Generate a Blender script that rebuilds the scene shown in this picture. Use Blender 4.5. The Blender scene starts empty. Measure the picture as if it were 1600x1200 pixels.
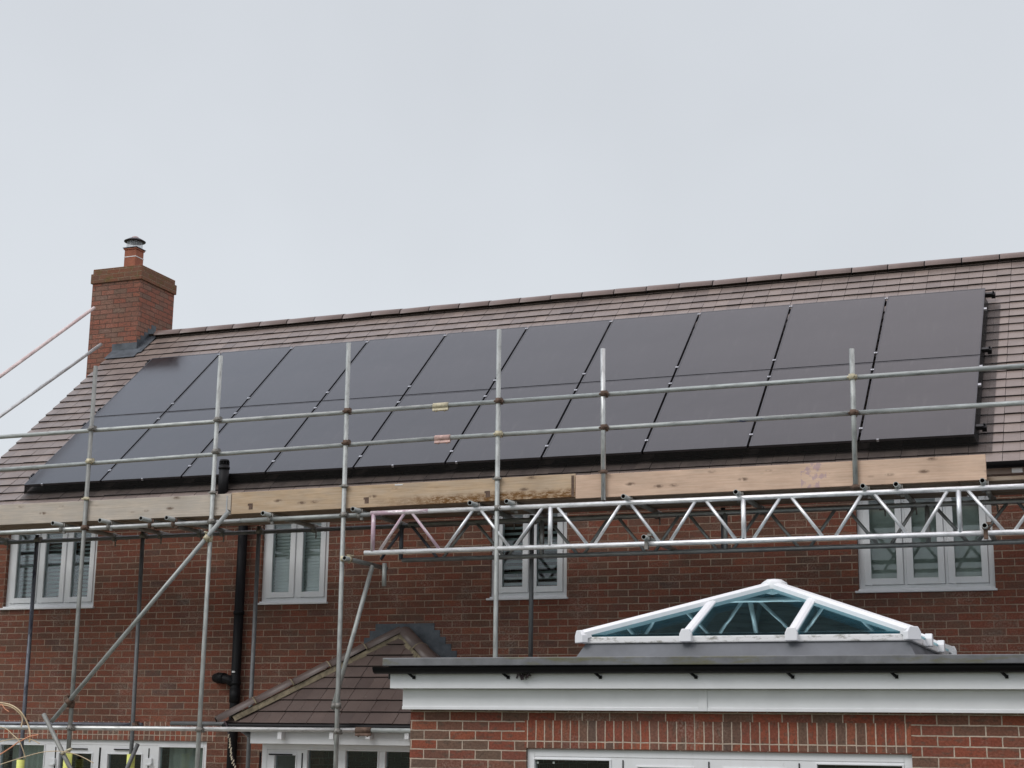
import bpy, math, random
from mathutils import Vector, Matrix
random.seed(7)
sc = bpy.context.scene
COL = sc.collection

# ------------------------------------------------------------------ camera
CAM = Vector((0.0, -16.261, 2.05))
YAW, PITCH, ROLL, FPX = 0.3698, 0.2188, 0.0130, 2484.46
_cy, _sy = math.cos(YAW), math.sin(YAW)
_w = Vector((-_sy*math.cos(PITCH), _cy*math.cos(PITCH), math.sin(PITCH)))
_r0 = Vector((_cy, _sy, 0)); _u0 = _r0.cross(_w)
_r = _r0*math.cos(ROLL) + _u0*math.sin(ROLL)
_u = -_r0*math.sin(ROLL) + _u0*math.cos(ROLL)
cd = bpy.data.cameras.new('camera'); cam = bpy.data.objects.new('camera', cd); COL.objects.link(cam)
cam.matrix_world = Matrix(((_r.x, _u.x, -_w.x, CAM.x), (_r.y, _u.y, -_w.y, CAM.y), (_r.z, _u.z, -_w.z, CAM.z), (0, 0, 0, 1)))
cd.sensor_width = 36.0; cd.lens = FPX/1600*36.0; cd.clip_start = 0.1; cd.clip_end = 2000
sc.camera = cam

def at(px, py, Y):
    d = (px-800)*_r - (py-600)*_u + FPX*_w
    return CAM + d*((Y-CAM.y)/d.y)

# ------------------------------------------------------------------ world, sun, exposure
SUN_EL, SUN_AZ = math.radians(42), math.radians(212)     # azimuth measured from +Y clockwise
world = bpy.data.worlds.new('World'); sc.world = world; world.use_nodes = True
wn, wl = world.node_tree.nodes, world.node_tree.links
wn.clear()
wo = wn.new('ShaderNodeOutputWorld'); bg = wn.new('ShaderNodeBackground'); bg.inputs[1].default_value = 0.1
sky = wn.new('ShaderNodeTexSky'); sky.sky_type = 'NISHITA'; sky.sun_disc = False
sky.sun_elevation = SUN_EL; sky.sun_rotation = SUN_AZ
hs = wn.new('ShaderNodeHueSaturation'); hs.inputs['Saturation'].default_value = 0.12; wl.new(sky.outputs[0], hs.inputs['Color'])
tc = wn.new('ShaderNodeTexCoord'); sx = wn.new('ShaderNodeSeparateXYZ'); wl.new(tc.outputs['Generated'], sx.inputs[0])
# cloud layer: even near the horizon, brighter towards the zenith, faint broad mottling
cr = wn.new('ShaderNodeValToRGB'); cr.color_ramp.interpolation = 'EASE'
els = cr.color_ramp.elements
els[0].position = 0.0; els[0].color = (0.775, 0.82, 0.86, 1)
els[1].position = 1.0; els[1].color = (1.50, 1.55, 1.66, 1)
e = els.new(0.14); e.color = (0.735, 0.78, 0.83, 1)
e = els.new(0.44); e.color = (0.675, 0.712, 0.765, 1)
e = els.new(0.70); e.color = (1.20, 1.25, 1.35, 1)
wl.new(sx.outputs['Z'], cr.inputs[0])
nz = wn.new('ShaderNodeTexNoise'); nz.inputs['Scale'].default_value = 3.2; nz.inputs['Detail'].default_value = 4; nz.inputs['Roughness'].default_value = .5
wl.new(tc.outputs['Generated'], nz.inputs['Vector'])
mr = wn.new('ShaderNodeMapRange'); mr.inputs[1].default_value = .3; mr.inputs[2].default_value = .7
mr.inputs[3].default_value = 9.4; mr.inputs[4].default_value = 10.35; wl.new(nz.outputs[0], mr.inputs[0])
vm = wn.new('ShaderNodeVectorMath'); vm.operation = 'SCALE'; wl.new(cr.outputs[0], vm.inputs[0]); wl.new(mr.outputs[0], vm.inputs['Scale'])
hr = wn.new('ShaderNodeValToRGB'); hr.color_ramp.interpolation = 'EASE'
hr.color_ramp.elements[0].position = .12; hr.color_ramp.elements[0].color = (.94, 1.0, 1.09, 1)
hr.color_ramp.elements[1].position = .52; hr.color_ramp.elements[1].color = (1.06, .96, .95, 1)
hm = wn.new('ShaderNodeMapRange'); hm.inputs[1].default_value = -1; hm.inputs[2].default_value = 1; wl.new(sx.outputs['X'], hm.inputs[0]); wl.new(hm.outputs[0], hr.inputs[0])
zm = wn.new('ShaderNodeMapRange'); zm.inputs[1].default_value = .5; zm.inputs[2].default_value = .72; wl.new(sx.outputs['Z'], zm.inputs[0])
hx_ = wn.new('ShaderNodeMix'); hx_.data_type = 'RGBA'; hx_.inputs[6].default_value = (1, 1, 1, 1); wl.new(zm.outputs[0], hx_.inputs[0]); wl.new(hr.outputs[0], hx_.inputs[7])
hv = wn.new('ShaderNodeVectorMath'); hv.operation = 'MULTIPLY'; wl.new(vm.outputs[0], hv.inputs[0]); wl.new(hx_.outputs[2], hv.inputs[1]); vm = hv
mxw = wn.new('ShaderNodeMix'); mxw.data_type = 'RGBA'; mxw.inputs[0].default_value = 0.94
wl.new(hs.outputs[0], mxw.inputs[6]); wl.new(vm.outputs[0], mxw.inputs[7])
wl.new(mxw.outputs[2], bg.inputs[0]); wl.new(bg.outputs[0], wo.inputs[0])

sd = bpy.data.lights.new('sun', 'SUN'); sun = bpy.data.objects.new('sun', sd); COL.objects.link(sun)
sd.energy = 1.15; sd.angle = math.radians(28); sd.color = (1.0, 0.97, 0.93)
_sdir = Vector((math.sin(SUN_AZ)*math.cos(SUN_EL), math.cos(SUN_AZ)*math.cos(SUN_EL), math.sin(SUN_EL)))
sun.rotation_euler = _sdir.to_track_quat('Z', 'Y').to_euler()
vs = sc.view_settings; vs.view_transform = 'Standard'; vs.look = 'None'; vs.exposure = 0.0; vs.gamma = 1.0; vs.use_curve_mapping = False

# ------------------------------------------------------------------ materials
class NT:
    def __init__(s, name):
        s.m = bpy.data.materials.new(name); s.m.use_nodes = True
        s.t = s.m.node_tree; s.n = s.t.nodes; s.l = s.t.links
        s.b = s.n['Principled BSDF']; s.out = s.n['Material Output']
    def new(s, typ, **kw):
        n = s.n.new(typ)
        for k, v in kw.items(): setattr(n, k, v)
        return n
    def val(s, sock, v):
        if hasattr(v, 'is_output'): s.l.new(v, sock)
        elif isinstance(v, (tuple, list)) and len(v) == 3 and sock.type == 'RGBA': sock.default_value = (*v, 1)
        else: sock.default_value = v
    def noise(s, vec, scale, detail=3, rough=.55):
        n = s.new('ShaderNodeTexNoise'); n.inputs['Scale'].default_value = scale
        n.inputs['Detail'].default_value = detail; n.inputs['Roughness'].default_value = rough
        if vec is not None: s.l.new(vec, n.inputs['Vector'])
        return n.outputs[0]
    def ramp(s, fac, stops, interp='LINEAR'):
        n = s.new('ShaderNodeValToRGB'); n.color_ramp.interpolation = interp
        e = n.color_ramp.elements
        e[0].position, e[1].position = stops[0][0], stops[-1][0]
        cols = [c if isinstance(c, tuple) else (c, c, c) for _, c in stops]
        e[0].color = (*cols[0], 1); e[1].color = (*cols[-1], 1)
        for (p, _), c in zip(stops[1:-1], cols[1:-1]):
            q = e.new(p); q.color = (*c, 1)
        s.l.new(fac, n.inputs[0]); return n.outputs[0]
    def mix(s, fac, a, b, mode='MIX'):
        n = s.new('ShaderNodeMix', data_type='RGBA', blend_type=mode)
        s.val(n.inputs[0], fac); s.val(n.inputs[6], a); s.val(n.inputs[7], b); return n.outputs[2]
    def math(s, op, a, b=0.0, clamp=False):
        n = s.new('ShaderNodeMath', operation=op, use_clamp=clamp); s.val(n.inputs[0], a); s.val(n.inputs[1], b); return n.outputs[0]
    def mapping(s, vec, scale=(1, 1, 1), rot=(0, 0, 0), loc=(0, 0, 0)):
        n = s.new('ShaderNodeMapping'); s.l.new(vec, n.inputs[0])
        n.inputs['Scale'].default_value = scale; n.inputs['Rotation'].default_value = rot; n.inputs['Location'].default_value = loc
        return n.outputs[0]
    def bump(s, h, strength=.3, dist=.01, normal=None):
        n = s.new('ShaderNodeBump'); n.inputs['Strength'].default_value = strength; n.inputs['Distance'].default_value = dist
        s.l.new(h, n.inputs['Height'])
        if normal: s.l.new(normal, n.inputs['Normal'])
        return n.outputs[0]
    def set(s, color=None, rough=None, metal=None, normal=None, spec=None, ior=None):
        B = s.b.inputs
        if color is not None: s.val(B['Base Color'], color)
        if rough is not None: s.val(B['Roughness'], rough)
        if metal is not None: s.val(B['Metallic'], metal)
        if normal is not None: s.l.new(normal, B['Normal'])
        if spec is not None: s.val(B['Specular IOR Level'], spec)
        if ior is not None: B['IOR'].default_value = ior
        return s.m
    @property
    def uv(s): return s.new('ShaderNodeTexCoord').outputs['UV']
    @property
    def ob(s): return s.new('ShaderNodeTexCoord').outputs['Object']
    @property
    def island(s): return s.new('ShaderNodeNewGeometry').outputs['Random Per Island']
    @property
    def orand(s): return s.new('ShaderNodeObjectInfo').outputs['Random']

def brick_mat(name, soldier=False, mortar=(.42, .325, .245), moss=False, seed=0.0, tone=None, fade=.55, vivid=False):
    t = NT(name); uv = t.uv
    v0 = t.mapping(uv, rot=(0, 0, math.pi/2) if soldier else (0, 0, 0), loc=(seed, seed*.075, 0))
    wob = t.new('ShaderNodeTexNoise'); wob.inputs['Scale'].default_value = 11; wob.inputs['Detail'].default_value = 4; t.l.new(v0, wob.inputs['Vector'])
    sub = t.new('ShaderNodeVectorMath', operation='SUBTRACT'); t.l.new(wob.outputs['Color'], sub.inputs[0]); sub.inputs[1].default_value = (.5, .5, .5)
    scl = t.new('ShaderNodeVectorMath', operation='SCALE'); t.l.new(sub.outputs[0], scl.inputs[0]); scl.inputs['Scale'].default_value = .009
    add = t.new('ShaderNodeVectorMath', operation='ADD'); t.l.new(v0, add.inputs[0]); t.l.new(scl.outputs[0], add.inputs[1])
    v = add.outputs[0]
    br = t.new('ShaderNodeTexBrick'); br.offset = 0.0 if soldier else .5
    t.l.new(v, br.inputs['Vector'])
    for k, x in (('Scale', 1.0), ('Mortar Size', .0055), ('Mortar Smooth', .25), ('Bias', 0.0), ('Brick Width', .225), ('Row Height', .0715 if soldier else .075)): br.inputs[k].default_value = x
    br.inputs['Color1'].default_value = (0, 0, 0, 1); br.inputs['Color2'].default_value = (1, 1, 1, 1); br.inputs['Mortar'].default_value = (.5, .5, .5, 1)
    tint = t.ramp(br.outputs['Color'], [(0.0, (.118, .074, .055)), (.16, (.168, .066, .044)), (.30, (.205, .070, .045)), (.44, (.140, .078, .056)),
                                        (.56, (.185, .062, .041)), (.68, (.225, .086, .053)), (.80, (.128, .080, .060)), (.90, (.195, .066, .045)), (1.0, (.105, .072, .060))])
    if vivid: tint = t.ramp(br.outputs['Color'], [(0.0, (.160, .108, .080)), (.14, (.235, .078, .050)), (.28, (.285, .085, .052)), (.40, (.170, .118, .088)), (.52, (.250, .072, .046)),
                                        (.64, (.310, .100, .058)), (.76, (.150, .104, .080)), (.88, (.265, .076, .049)), (1.0, (.138, .098, .080))])
    if tone: tint = t.mix(tone[0], tint, tone[1])
    n1 = t.noise(t.mapping(v0, scale=(1, 2.2, 1)), 13, 4, .6)
    blot = t.ramp(n1, [(.52, 0.0), (.64, 1.0)])
    col = t.mix(t.math('MULTIPLY', blot, .7), tint, (.130, .090, .068))
    nb_ = t.noise(t.mapping(v0, scale=(1, 1.6, 1), loc=(3, 1, 0)), 6, 4, .65)
    col = t.mix(t.ramp(nb_, [(.42, 0.0), (.66, .12 if vivid else .5)]), col, (.195, .072, .047))
    n2 = t.noise(v0, 55, 3, .7)
    col = t.mix(.6, col, t.ramp(n2, [(.25, .40), (.75, 1.6)]), 'MULTIPLY')
    n4 = t.noise(v0, 2.1, 3, .6)
    pale = t.math('MULTIPLY', t.ramp(n4, [(.52, 0.0), (.70, .42)]), t.ramp(n2, [(.45, 0.0), (.62, 1.0)]))
    col = t.mix(pale, col, (.40, .34, .29))
    n3 = t.noise(v0, .8, 4, .6)
    col = t.mix(.55, col, t.ramp(n3, [(.3, .62), (.7, 1.5)]), 'MULTIPLY')
    mcol = t.mix(.7, mortar, t.ramp(t.noise(v0, 4.0, 4, .7), [(.3, .55), (.7, 1.15)]), 'MULTIPLY')
    mcol = t.mix(.5, mcol, t.ramp(n2, [(.3, .7), (.7, 1.2)]), 'MULTIPLY')
    ff = t.math('ADD', br.outputs['Fac'], t.math('MULTIPLY', t.math('SUBTRACT', t.noise(v0, 38, 3, .6), .5), t.math('MULTIPLY', br.outputs['Fac'], 1.3)), True)
    vis = t.ramp(t.noise(v0, 1.7, 5, .75), [(.36, 1.0-fade), (.60, 1.0)])
    col = t.mix(t.math('MULTIPLY', ff, vis), col, mcol)
    if moss:
        mg = t.ramp(t.noise(v0, 7, 4, .7), [(.50, 0.0), (.66, .65)])
        col = t.mix(mg, t.mix(.3, col, (.21, .12, .07)), (.120, .105, .036))
    h = t.math('SUBTRACT', t.math('MULTIPLY', n2, .35), br.outputs['Fac'])
    return t.set(col, rough=.9, normal=t.bump(h, .8, .007), spec=.2)

def tile_mat(name, base=(.196, .156, .136)):
    t = NT(name); uv = t.uv; r = t.island
    col = t.mix(1.0, base, t.ramp(r, [(0, (.78, .77, .78)), (.15, (.95, .94, .94)), (.85, (1.05, 1.04, 1.03)), (1, (1.2, 1.18, 1.15))]), 'MULTIPLY')
    col = t.mix(.5, col, t.ramp(t.noise(uv, 3.0, 5, .65), [(.3, .72), (.7, 1.25)]), 'MULTIPLY')
    col = t.mix(.5, col, t.ramp(t.noise(uv, 60, 3, .7), [(.3, .75), (.7, 1.25)]), 'MULTIPLY')
    spots = t.ramp(t.noise(uv, 17, 3, .6), [(.70, 0.0), (.74, 1.0)])
    col = t.mix(t.math('MULTIPLY', spots, .35), col, (.42, .40, .35))
    rough = t.ramp(t.noise(uv, 5, 3), [(.3, .36), (.7, .50)])
    return t.set(col, rough=rough, normal=t.bump(t.noise(uv, 90, 3, .7), .25, .003), spec=.5)

def simple(name, color, rough=.5, metal=0.0, var=.2, scale=6.0, spec=.5, bump=0.0):
    t = NT(name); o = t.ob
    col = t.mix(1.0, color, t.ramp(t.noise(o, scale, 4, .6), [(.25, 1-var), (.75, 1+var)]), 'MULTIPLY')
    nrm = t.bump(t.noise(o, scale*9, 3, .6), bump, .004) if bump else None
    return t.set(col, rough=rough, metal=metal, normal=nrm, spec=spec)

def upvc(name, color=(.80, .81, .82), dirt=.25):
    t = NT(name); o = t.ob
    streak = t.noise(t.mapping(o, scale=(9, 9, .9)), 1.6, 4, .6)
    d = t.math('MULTIPLY', t.ramp(streak, [(.5, 0.0), (.75, 1.0)]), dirt)
    col = t.mix(d, color, (.50, .50, .44))
    col = t.mix(t.math('MULTIPLY', t.ramp(t.noise(o, 40, 2), [(.68, 0.0), (.72, 1.0)]), dirt*.9), col, (.30, .29, .25))
    return t.set(col, rough=.38, spec=.4)

def galv(name, base=(.385, .405, .395), metal=.45, rough=.58, paint=None, thr=.6, rust=.25):
    t = NT(name); uv = t.uv
    n = t.noise(t.mapping(uv, scale=(8, 2.2, 1)), 3, 5, .65)
    col = t.mix(1.0, base, t.ramp(n, [(.25, .50), (.5, 1.0), (.75, 1.28)]), 'MULTIPLY')
    col = t.mix(.7, col, t.ramp(t.orand, [(0, (.82, .84, .84)), (1, (1.12, 1.11, 1.08))]), 'MULTIPLY')
    sp = t.ramp(t.noise(t.mapping(uv, scale=(20, 9, 1)), 3, 4, .7), [(.60, 0.0), (.68, 1.0)])
    col = t.mix(t.math('MULTIPLY', sp, rust), col, (.16, .10, .065))
    cs = t.ramp(t.noise(t.mapping(uv, scale=(14, 6, 1), loc=(2, 5, 0)), 4, 3, .7), [(.68, 0.0), (.74, .7)])
    col = t.mix(cs, col, (.46, .45, .42))
    m = metal
    if paint:
        pm = t.ramp(t.noise(t.mapping(uv, scale=(6, 1.3, 1)), 1.7, 5, .7), [(thr, 0.0), (thr+.05, 1.0)])
        col = t.mix(pm, col, paint); m = t.math('SUBTRACT', metal, t.math('MULTIPLY', pm, metal), True)
    return t.set(col, rough=rough, metal=m, normal=t.bump(n, .12, .003))

def wood(name, base, dark, grey=0.0, stain=False, knots=True, paint=False):
    t = NT(name); uv = t.uv
    g = t.noise(t.mapping(uv, scale=(.9, 24, 1)), 3.0, 6, .65)
    col = t.mix(t.ramp(g, [(.35, 0.0), (.68, 1.25)]), base, dark)
    crk = t.ramp(t.noise(t.mapping(uv, scale=(1.3, 40, 1), loc=(7, 3, 0)), 2.2, 5, .6), [(.68, 0.0), (.72, .55)])
    col = t.mix(crk, col, (.16, .115, .085))
    big = t.noise(t.mapping(uv, scale=(1, 3, 1)), 2.2, 4, .6)
    col = t.mix(.8, col, t.ramp(big, [(.3, .78), (.7, 1.18)]), 'MULTIPLY')
    if grey: col = t.mix(t.math('MULTIPLY', t.ramp(t.noise(t.mapping(uv, scale=(1, 4, 1)), 4, 4), [(.35, 0.0), (.65, 1.0)]), grey), col, (.46, .42, .37))
    if knots:
        v = t.new('ShaderNodeTexVoronoi'); v.inputs['Scale'].default_value = 1.0; v.inputs['Randomness'].default_value = 1.0
        t.l.new(t.mapping(uv, scale=(3.4, 9.5, 1)), v.inputs['Vector'])
        k = t.ramp(v.outputs['Distance'], [(.07, 1.0), (.21, 0.0)])
        k = t.math('MULTIPLY', k, t.ramp(t.noise(uv, 26, 2), [(.30, 0.0), (.50, .85)]))
        col = t.mix(k, col, (.13, .085, .06))
    sp = t.ramp(t.noise(t.mapping(uv, scale=(1, 2, 1)), 30, 4, .7), [(.66, 0.0), (.74, .5)])
    col = t.mix(sp, col, (.20, .15, .11))
    if stain:   # brown scuffed band low on the right half of this board
        s = t.new('ShaderNodeSeparateXYZ'); t.l.new(uv, s.inputs[0])
        lo = t.ramp(t.math('ADD', s.outputs['Y'], t.math('MULTIPLY', t.math('SUBTRACT', t.noise(uv, 9, 4), .5), .10)), [(.055, 1.0), (.10, 0.0)])
        rt = t.ramp(t.math('MULTIPLY', s.outputs['X'], .25), [(.40, 0.0), (.62, 1.0)])
        st = t.math('MULTIPLY', t.math('MULTIPLY', lo, rt), t.ramp(t.noise(t.mapping(uv, scale=(1, 2.5, 1)), 16, 5, .75), [(.36, 0.0), (.55, 1.0)]))
        col = t.mix(st, col, (.17, .085, .03))
    if paint:   # smudge of violet marker
        s = t.new('ShaderNodeSeparateXYZ'); t.l.new(uv, s.inputs[0])
        bx = t.math('MULTIPLY', t.math('GREATER_THAN', s.outputs['X'], 2.24), t.math('LESS_THAN', s.outputs['X'], 2.48))
        pm = t.math('MULTIPLY', bx, t.ramp(t.noise(uv, 12, 3, .6), [(.50, 0.0), (.56, .5)]))
        col = t.mix(pm, col, (.34, .24, .33))
    return t.set(col, rough=.85, normal=t.bump(g, .25, .003), spec=.2)

def glass_mat(name, tint, refl=1.0, rough=.015, col=(.95, .97, 1), wave=.012, film=None):
    t = NT(name)
    tr = t.new('ShaderNodeBsdfTransparent'); tr.inputs[0].default_value = (*tint, 1)
    gl = t.new('ShaderNodeBsdfGlossy'); gl.inputs['Roughness'].default_value = rough; gl.inputs['Color'].default_value = (*col, 1)
    fr = t.new('ShaderNodeFresnel'); fr.inputs['IOR'].default_value = 1.52
    fac = t.math('MULTIPLY', fr.outputs[0], refl, True)
    nb = t.bump(t.noise(t.ob, 1.3, 2), wave, .05); t.l.new(nb, gl.inputs['Normal'])
    mx = t.new('ShaderNodeMixShader'); t.l.new(fac, mx.inputs[0]); t.l.new(tr.outputs[0], mx.inputs[1]); t.l.new(gl.outputs[0], mx.inputs[2])
    o_ = mx.outputs[0]
    if film:                                            # teal diffuse film standing in for pale reflections
        df = t.new('ShaderNodeBsdfDiffuse'); df.inputs[0].default_value = (*film[1], 1); m2 = t.new('ShaderNodeMixShader')
        t.l.new(t.math('MULTIPLY', t.ramp(t.noise(t.ob, 4, 4), [(.3, .6), (.7, 1.3)]), film[0]), m2.inputs[0]); t.l.new(o_, m2.inputs[1]); t.l.new(df.outputs[0], m2.inputs[2]); o_ = m2.outputs[0]
    t.l.new(o_, t.out.inputs[0]); return t.m

def panel_mat():
    t = NT('panel_glass'); o = t.ob; uv = t.uv
    dust = t.noise(o, 1.1, 4, .6)
    col = t.mix(t.ramp(dust, [(.35, 0.0), (.75, 1.0)]), (.0085, .0082, .0105), (.019, .0178, .0205))
    br = t.new('ShaderNodeTexBrick'); br.offset = 0.0; t.l.new(uv, br.inputs['Vector'])      # faint cell grid
    for k, x in (('Scale', 1.0), ('Mortar Size', .0016), ('Brick Width', .182), ('Row Height', .0925)): br.inputs[k].default_value = x
    br.inputs['Color1'].default_value = (.9, .9, .92, 1); br.inputs['Color2'].default_value = (1.12, 1.1, 1.12, 1); br.inputs['Mortar'].default_value = (.62, .62, .62, 1)
    col = t.mix(1.0, col, br.outputs[0], 'MULTIPLY')
    run = t.ramp(t.noise(t.mapping(uv, scale=(9, .8, 1)), 2.4, 5, .7), [(.56, 0.0), (.74, .22)])
    col = t.mix(run, col, (.11, .105, .10))
    spot = t.ramp(t.noise(uv, 8, 2), [(.765, 0.0), (.79, 1.0)])
    col = t.mix(t.math('MULTIPLY', spot, .55), col, (.30, .29, .28))
    col = t.mix(.6, col, t.ramp(t.orand, [(0, (.78, .78, .80)), (1, (1.28, 1.22, 1.22))]), 'MULTIPLY')
    return t.set(col, rough=t.ramp(dust, [(.3, .09), (.7, .17)]), spec=.58, ior=1.5, normal=t.bump(t.noise(o, 1.4, 2), .05, .02))

M = {}
M['brick'] = brick_mat('house_brick'); M['brick2'] = brick_mat('extension_brick', mortar=(.60, .50, .40), seed=.0, fade=.15, vivid=True)
M['soldier'] = brick_mat('soldier_brick', soldier=True, mortar=(.60, .50, .40), fade=.15, vivid=True)
M['brick_ch'] = brick_mat('chimney_brick', mortar=(.115, .075, .060), seed=.6, tone=(.30, (.33, .195, .150)), fade=.12, vivid=True)
M['brick_moss'] = brick_mat('mossy_brick', mortar=(.36, .28, .20), moss=True, seed=.3)
M['tile'] = tile_mat('roof_tile'); M['tile2'] = tile_mat('bay_tile', base=(.112, .083, .073)); M['ridge'] = tile_mat('ridge_tile', base=(.165, .120, .104)); M['hip'] = tile_mat('hip_tile', base=(.100, .072, .062))
M['tile_edge_shade'] = simple('tile_edge_shade', (.040, .034, .032), .95, 0, .4, 7, .1)  # near-black butts: course-gap shadow painted in over weathered tile edges
M['lead'] = simple('lead', (.085, .098, .112), .6, .3, .45, 9, .5, .6)
M['mortar'] = simple('bedding_mortar', (.22, .185, .125), .95, 0, .55, 9, .2, .8)
M['upvc'] = upvc('white_upvc', dirt=.12); M['upvc_ext'] = simple('white_fascia_board', (.84, .85, .86), .35, 0, .06, 3.5)
M['upvc_grey'] = upvc('window_upvc', (.74, .755, .765), .12)
M['black'] = simple('black_plastic', (.007, .007, .008), .55, 0, .3, 5, .22)
M['gutterblack'] = simple('black_gutter', (.005, .005, .006), .5, 0, .3, 5, .18)
M['frame'] = simple('black_anodised', (.075, .075, .08), .38, .8, .2, 5)
M['rail'] = simple('rail_black', (.012, .012, .013), .5, .2, .2, 5)
M['clamp'] = simple('clamp_alloy', (.42, .43, .45), .45, .7, .2, 30)
M['panel'] = panel_mat()
M['galv'] = galv('galvanised_tube'); M['galv_mid'] = galv('grey_tube', (.27, .275, .26), .4, .6)
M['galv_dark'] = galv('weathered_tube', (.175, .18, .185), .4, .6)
M['galv_blue'] = galv('blue_marked_tube', paint=(.035, .05, .13), thr=.60)
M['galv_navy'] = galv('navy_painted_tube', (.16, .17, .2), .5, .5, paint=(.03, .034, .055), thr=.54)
M['galv_bright'] = galv('bright_tube', (.60, .61, .60), .6, .45, rust=.12)
M['galv_pink'] = galv('pink_tube', (.60, .50, .48), .2, .55, paint=(.52, .40, .38), thr=.5, rust=.1)
M['alu'] = galv('aluminium_tube', (.84, .85, .87), .55, .42, rust=.06)
M['alu_pink'] = galv('aluminium_pink', (.74, .68, .70), .5, .45, paint=(.50, .36, .42), thr=.46, rust=.1)
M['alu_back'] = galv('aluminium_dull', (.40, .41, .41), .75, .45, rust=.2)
M['coupler'] = simple('coupler_steel', (.24, .23, .21), .6, .5, .4, 25)
M['rust'] = simple('rusty_coupler', (.145, .095, .07), .8, .3, .5, 25)
M['bore'] = simple('tube_bore', (.02, .016, .014), .95, 0, .3, 20, .05)
M['cream_cpl'] = simple('cream_coupler', (.52, .47, .33), .6, .1, .4, 25)
M['pink_cpl'] = simple('pink_coupler', (.50, .34, .30), .6, .1, .4, 25)
M['board_old'] = wood('weathered_board', (.60, .525, .44), (.46, .40, .33), grey=.7)
M['board_mid'] = wood('stained_board', (.58, .44, .30), (.46, .33, .21), grey=.25, stain=True)
M['board_new'] = wood('pine_board', (.66, .49, .37), (.58, .41, .30), paint=True)
M['deck'] = wood('deck_board', (.30, .22, .15), (.18, .13, .09), grey=.4)
M['fascia_wood'] = simple('beige_fascia', (.34, .27, .23), .7, 0, .2, 5)
M['glass'] = glass_mat('window_glass', (.93, .97, .96), 1.1)
M['glass_teal'] = glass_mat('lantern_glass', (.24, .40, .44), 1.6, col=(.50, .78, .84), wave=.03, film=(.03, (.24, .40, .44)))
M['blind'] = simple('pale_blind', (.88, .90, .90), .7, 0, .1, 4)
M['blind_dark'] = simple('slatted_blind', (.38, .43, .43), .6, 0, .15, 4)
M['curtain'] = simple('net_curtain', (.60, .64, .59), .9, 0, .25, 3)
M['paper'] = simple('white_paper', (.7, .71, .7), .9, 0, .1, 3)
M['dark'] = simple('dark_room', (.03, .03, .03), .9, 0, .2, 2)
M['terracotta'] = simple('terracotta', (.30, .105, .06), .85, 0, .25, 12)
M['steel'] = simple('cowl_steel', (.45, .46, .47), .35, .9, .15, 12)
def cage_mat():
    t = NT('steel_mesh'); tr = t.new('ShaderNodeBsdfTransparent'); t.set((.62, .64, .66), rough=.5, metal=.4); mx = t.new('ShaderNodeMixShader'); mx.inputs[0].default_value = .30
    t.l.new(tr.outputs[0], mx.inputs[1]); t.l.new(t.b.outputs[0], mx.inputs[2]); t.l.new(mx.outputs[0], t.out.inputs[0]); return t.m
M['cage'] = cage_mat()
M['cowl'] = simple('cowl_black', (.035, .03, .035), .5, .2, .2, 12)
M['cowl_top'] = simple('cowl_knob', (.42, .32, .31), .5, .2, .2, 12)
M['yellow'] = simple('yellow_foam', (.80, .82, .24), .8, 0, .12, 14, .2, .3)
M['straw'] = simple('straw_wire', (.60, .47, .30), .5, 0, .2, 8)
M['orange'] = simple('orange_wire', (.66, .30, .17), .5, 0, .2, 8)
M['twine'] = simple('dark_cord', (.05, .035, .04), .8, 0, .4, 14)
M['fleck'] = simple('pale_fleck', (.55, .48, .36), .8, 0, .2, 14)
def trim_mat():
    t = NT('grey_roof_trim'); o = t.ob
    col = t.mix(1.0, (.155, .160, .165), t.ramp(t.noise(o, 5, 5, .65), [(.25, .65), (.75, 1.35)]), 'MULTIPLY')
    al = t.ramp(t.noise(t.mapping(o, scale=(1.0, 1, 5)), 2.3, 5, .7), [(.52, 0.0), (.66, .75)])
    col = t.mix(al, col, (.125, .12, .05))
    return t.set(col, rough=.55, spec=.4)
M['trim'] = trim_mat()
M['membrane'] = simple('roof_membrane', (.115, .122, .132), .6, 0, .25, 3)
def dirty_white():
    t = NT('algae_streaked_upvc'); o = t.ob
    d = t.ramp(t.noise(t.mapping(o, scale=(3, 3, 9)), 2.2, 6, .75), [(.52, 0.0), (.66, 1.0)])
    return t.set(t.mix(t.math('MULTIPLY', d, .75), (.78, .78, .77), (.13, .12, .07)), rough=.4)
M['algae'] = dirty_white()
def grass_mat():
    t = NT('lawn'); o = t.ob
    return t.set(t.mix(t.noise(o, 2, 5, .7), (.075, .085, .05), (.12, .12, .085)), rough=.95, normal=t.bump(t.noise(o, 60, 4, .8), .6, .03), spec=.1)
M['grass'] = grass_mat(); 
def patio_mat():
    t = NT('patio_slabs'); o = t.ob
    br = t.new('ShaderNodeTexBrick'); t.l.new(o, br.inputs['Vector'])
    for k, x in (('Scale', 1.0), ('Mortar Size', .006), ('Brick Width', .6), ('Row Height', .45)): br.inputs[k].default_value = x
    br.inputs['Color1'].default_value = (.32, .29, .25, 1); br.inputs['Color2'].default_value = (.40, .37, .32, 1); br.inputs['Mortar'].default_value = (.2, .19, .17, 1)
    return t.set(t.mix(.5, br.outputs[0], t.ramp(t.noise(o, 7, 5), [(.3, .7), (.7, 1.2)]), 'MULTIPLY'), rough=.85)
M['patio'] = patio_mat()

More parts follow.
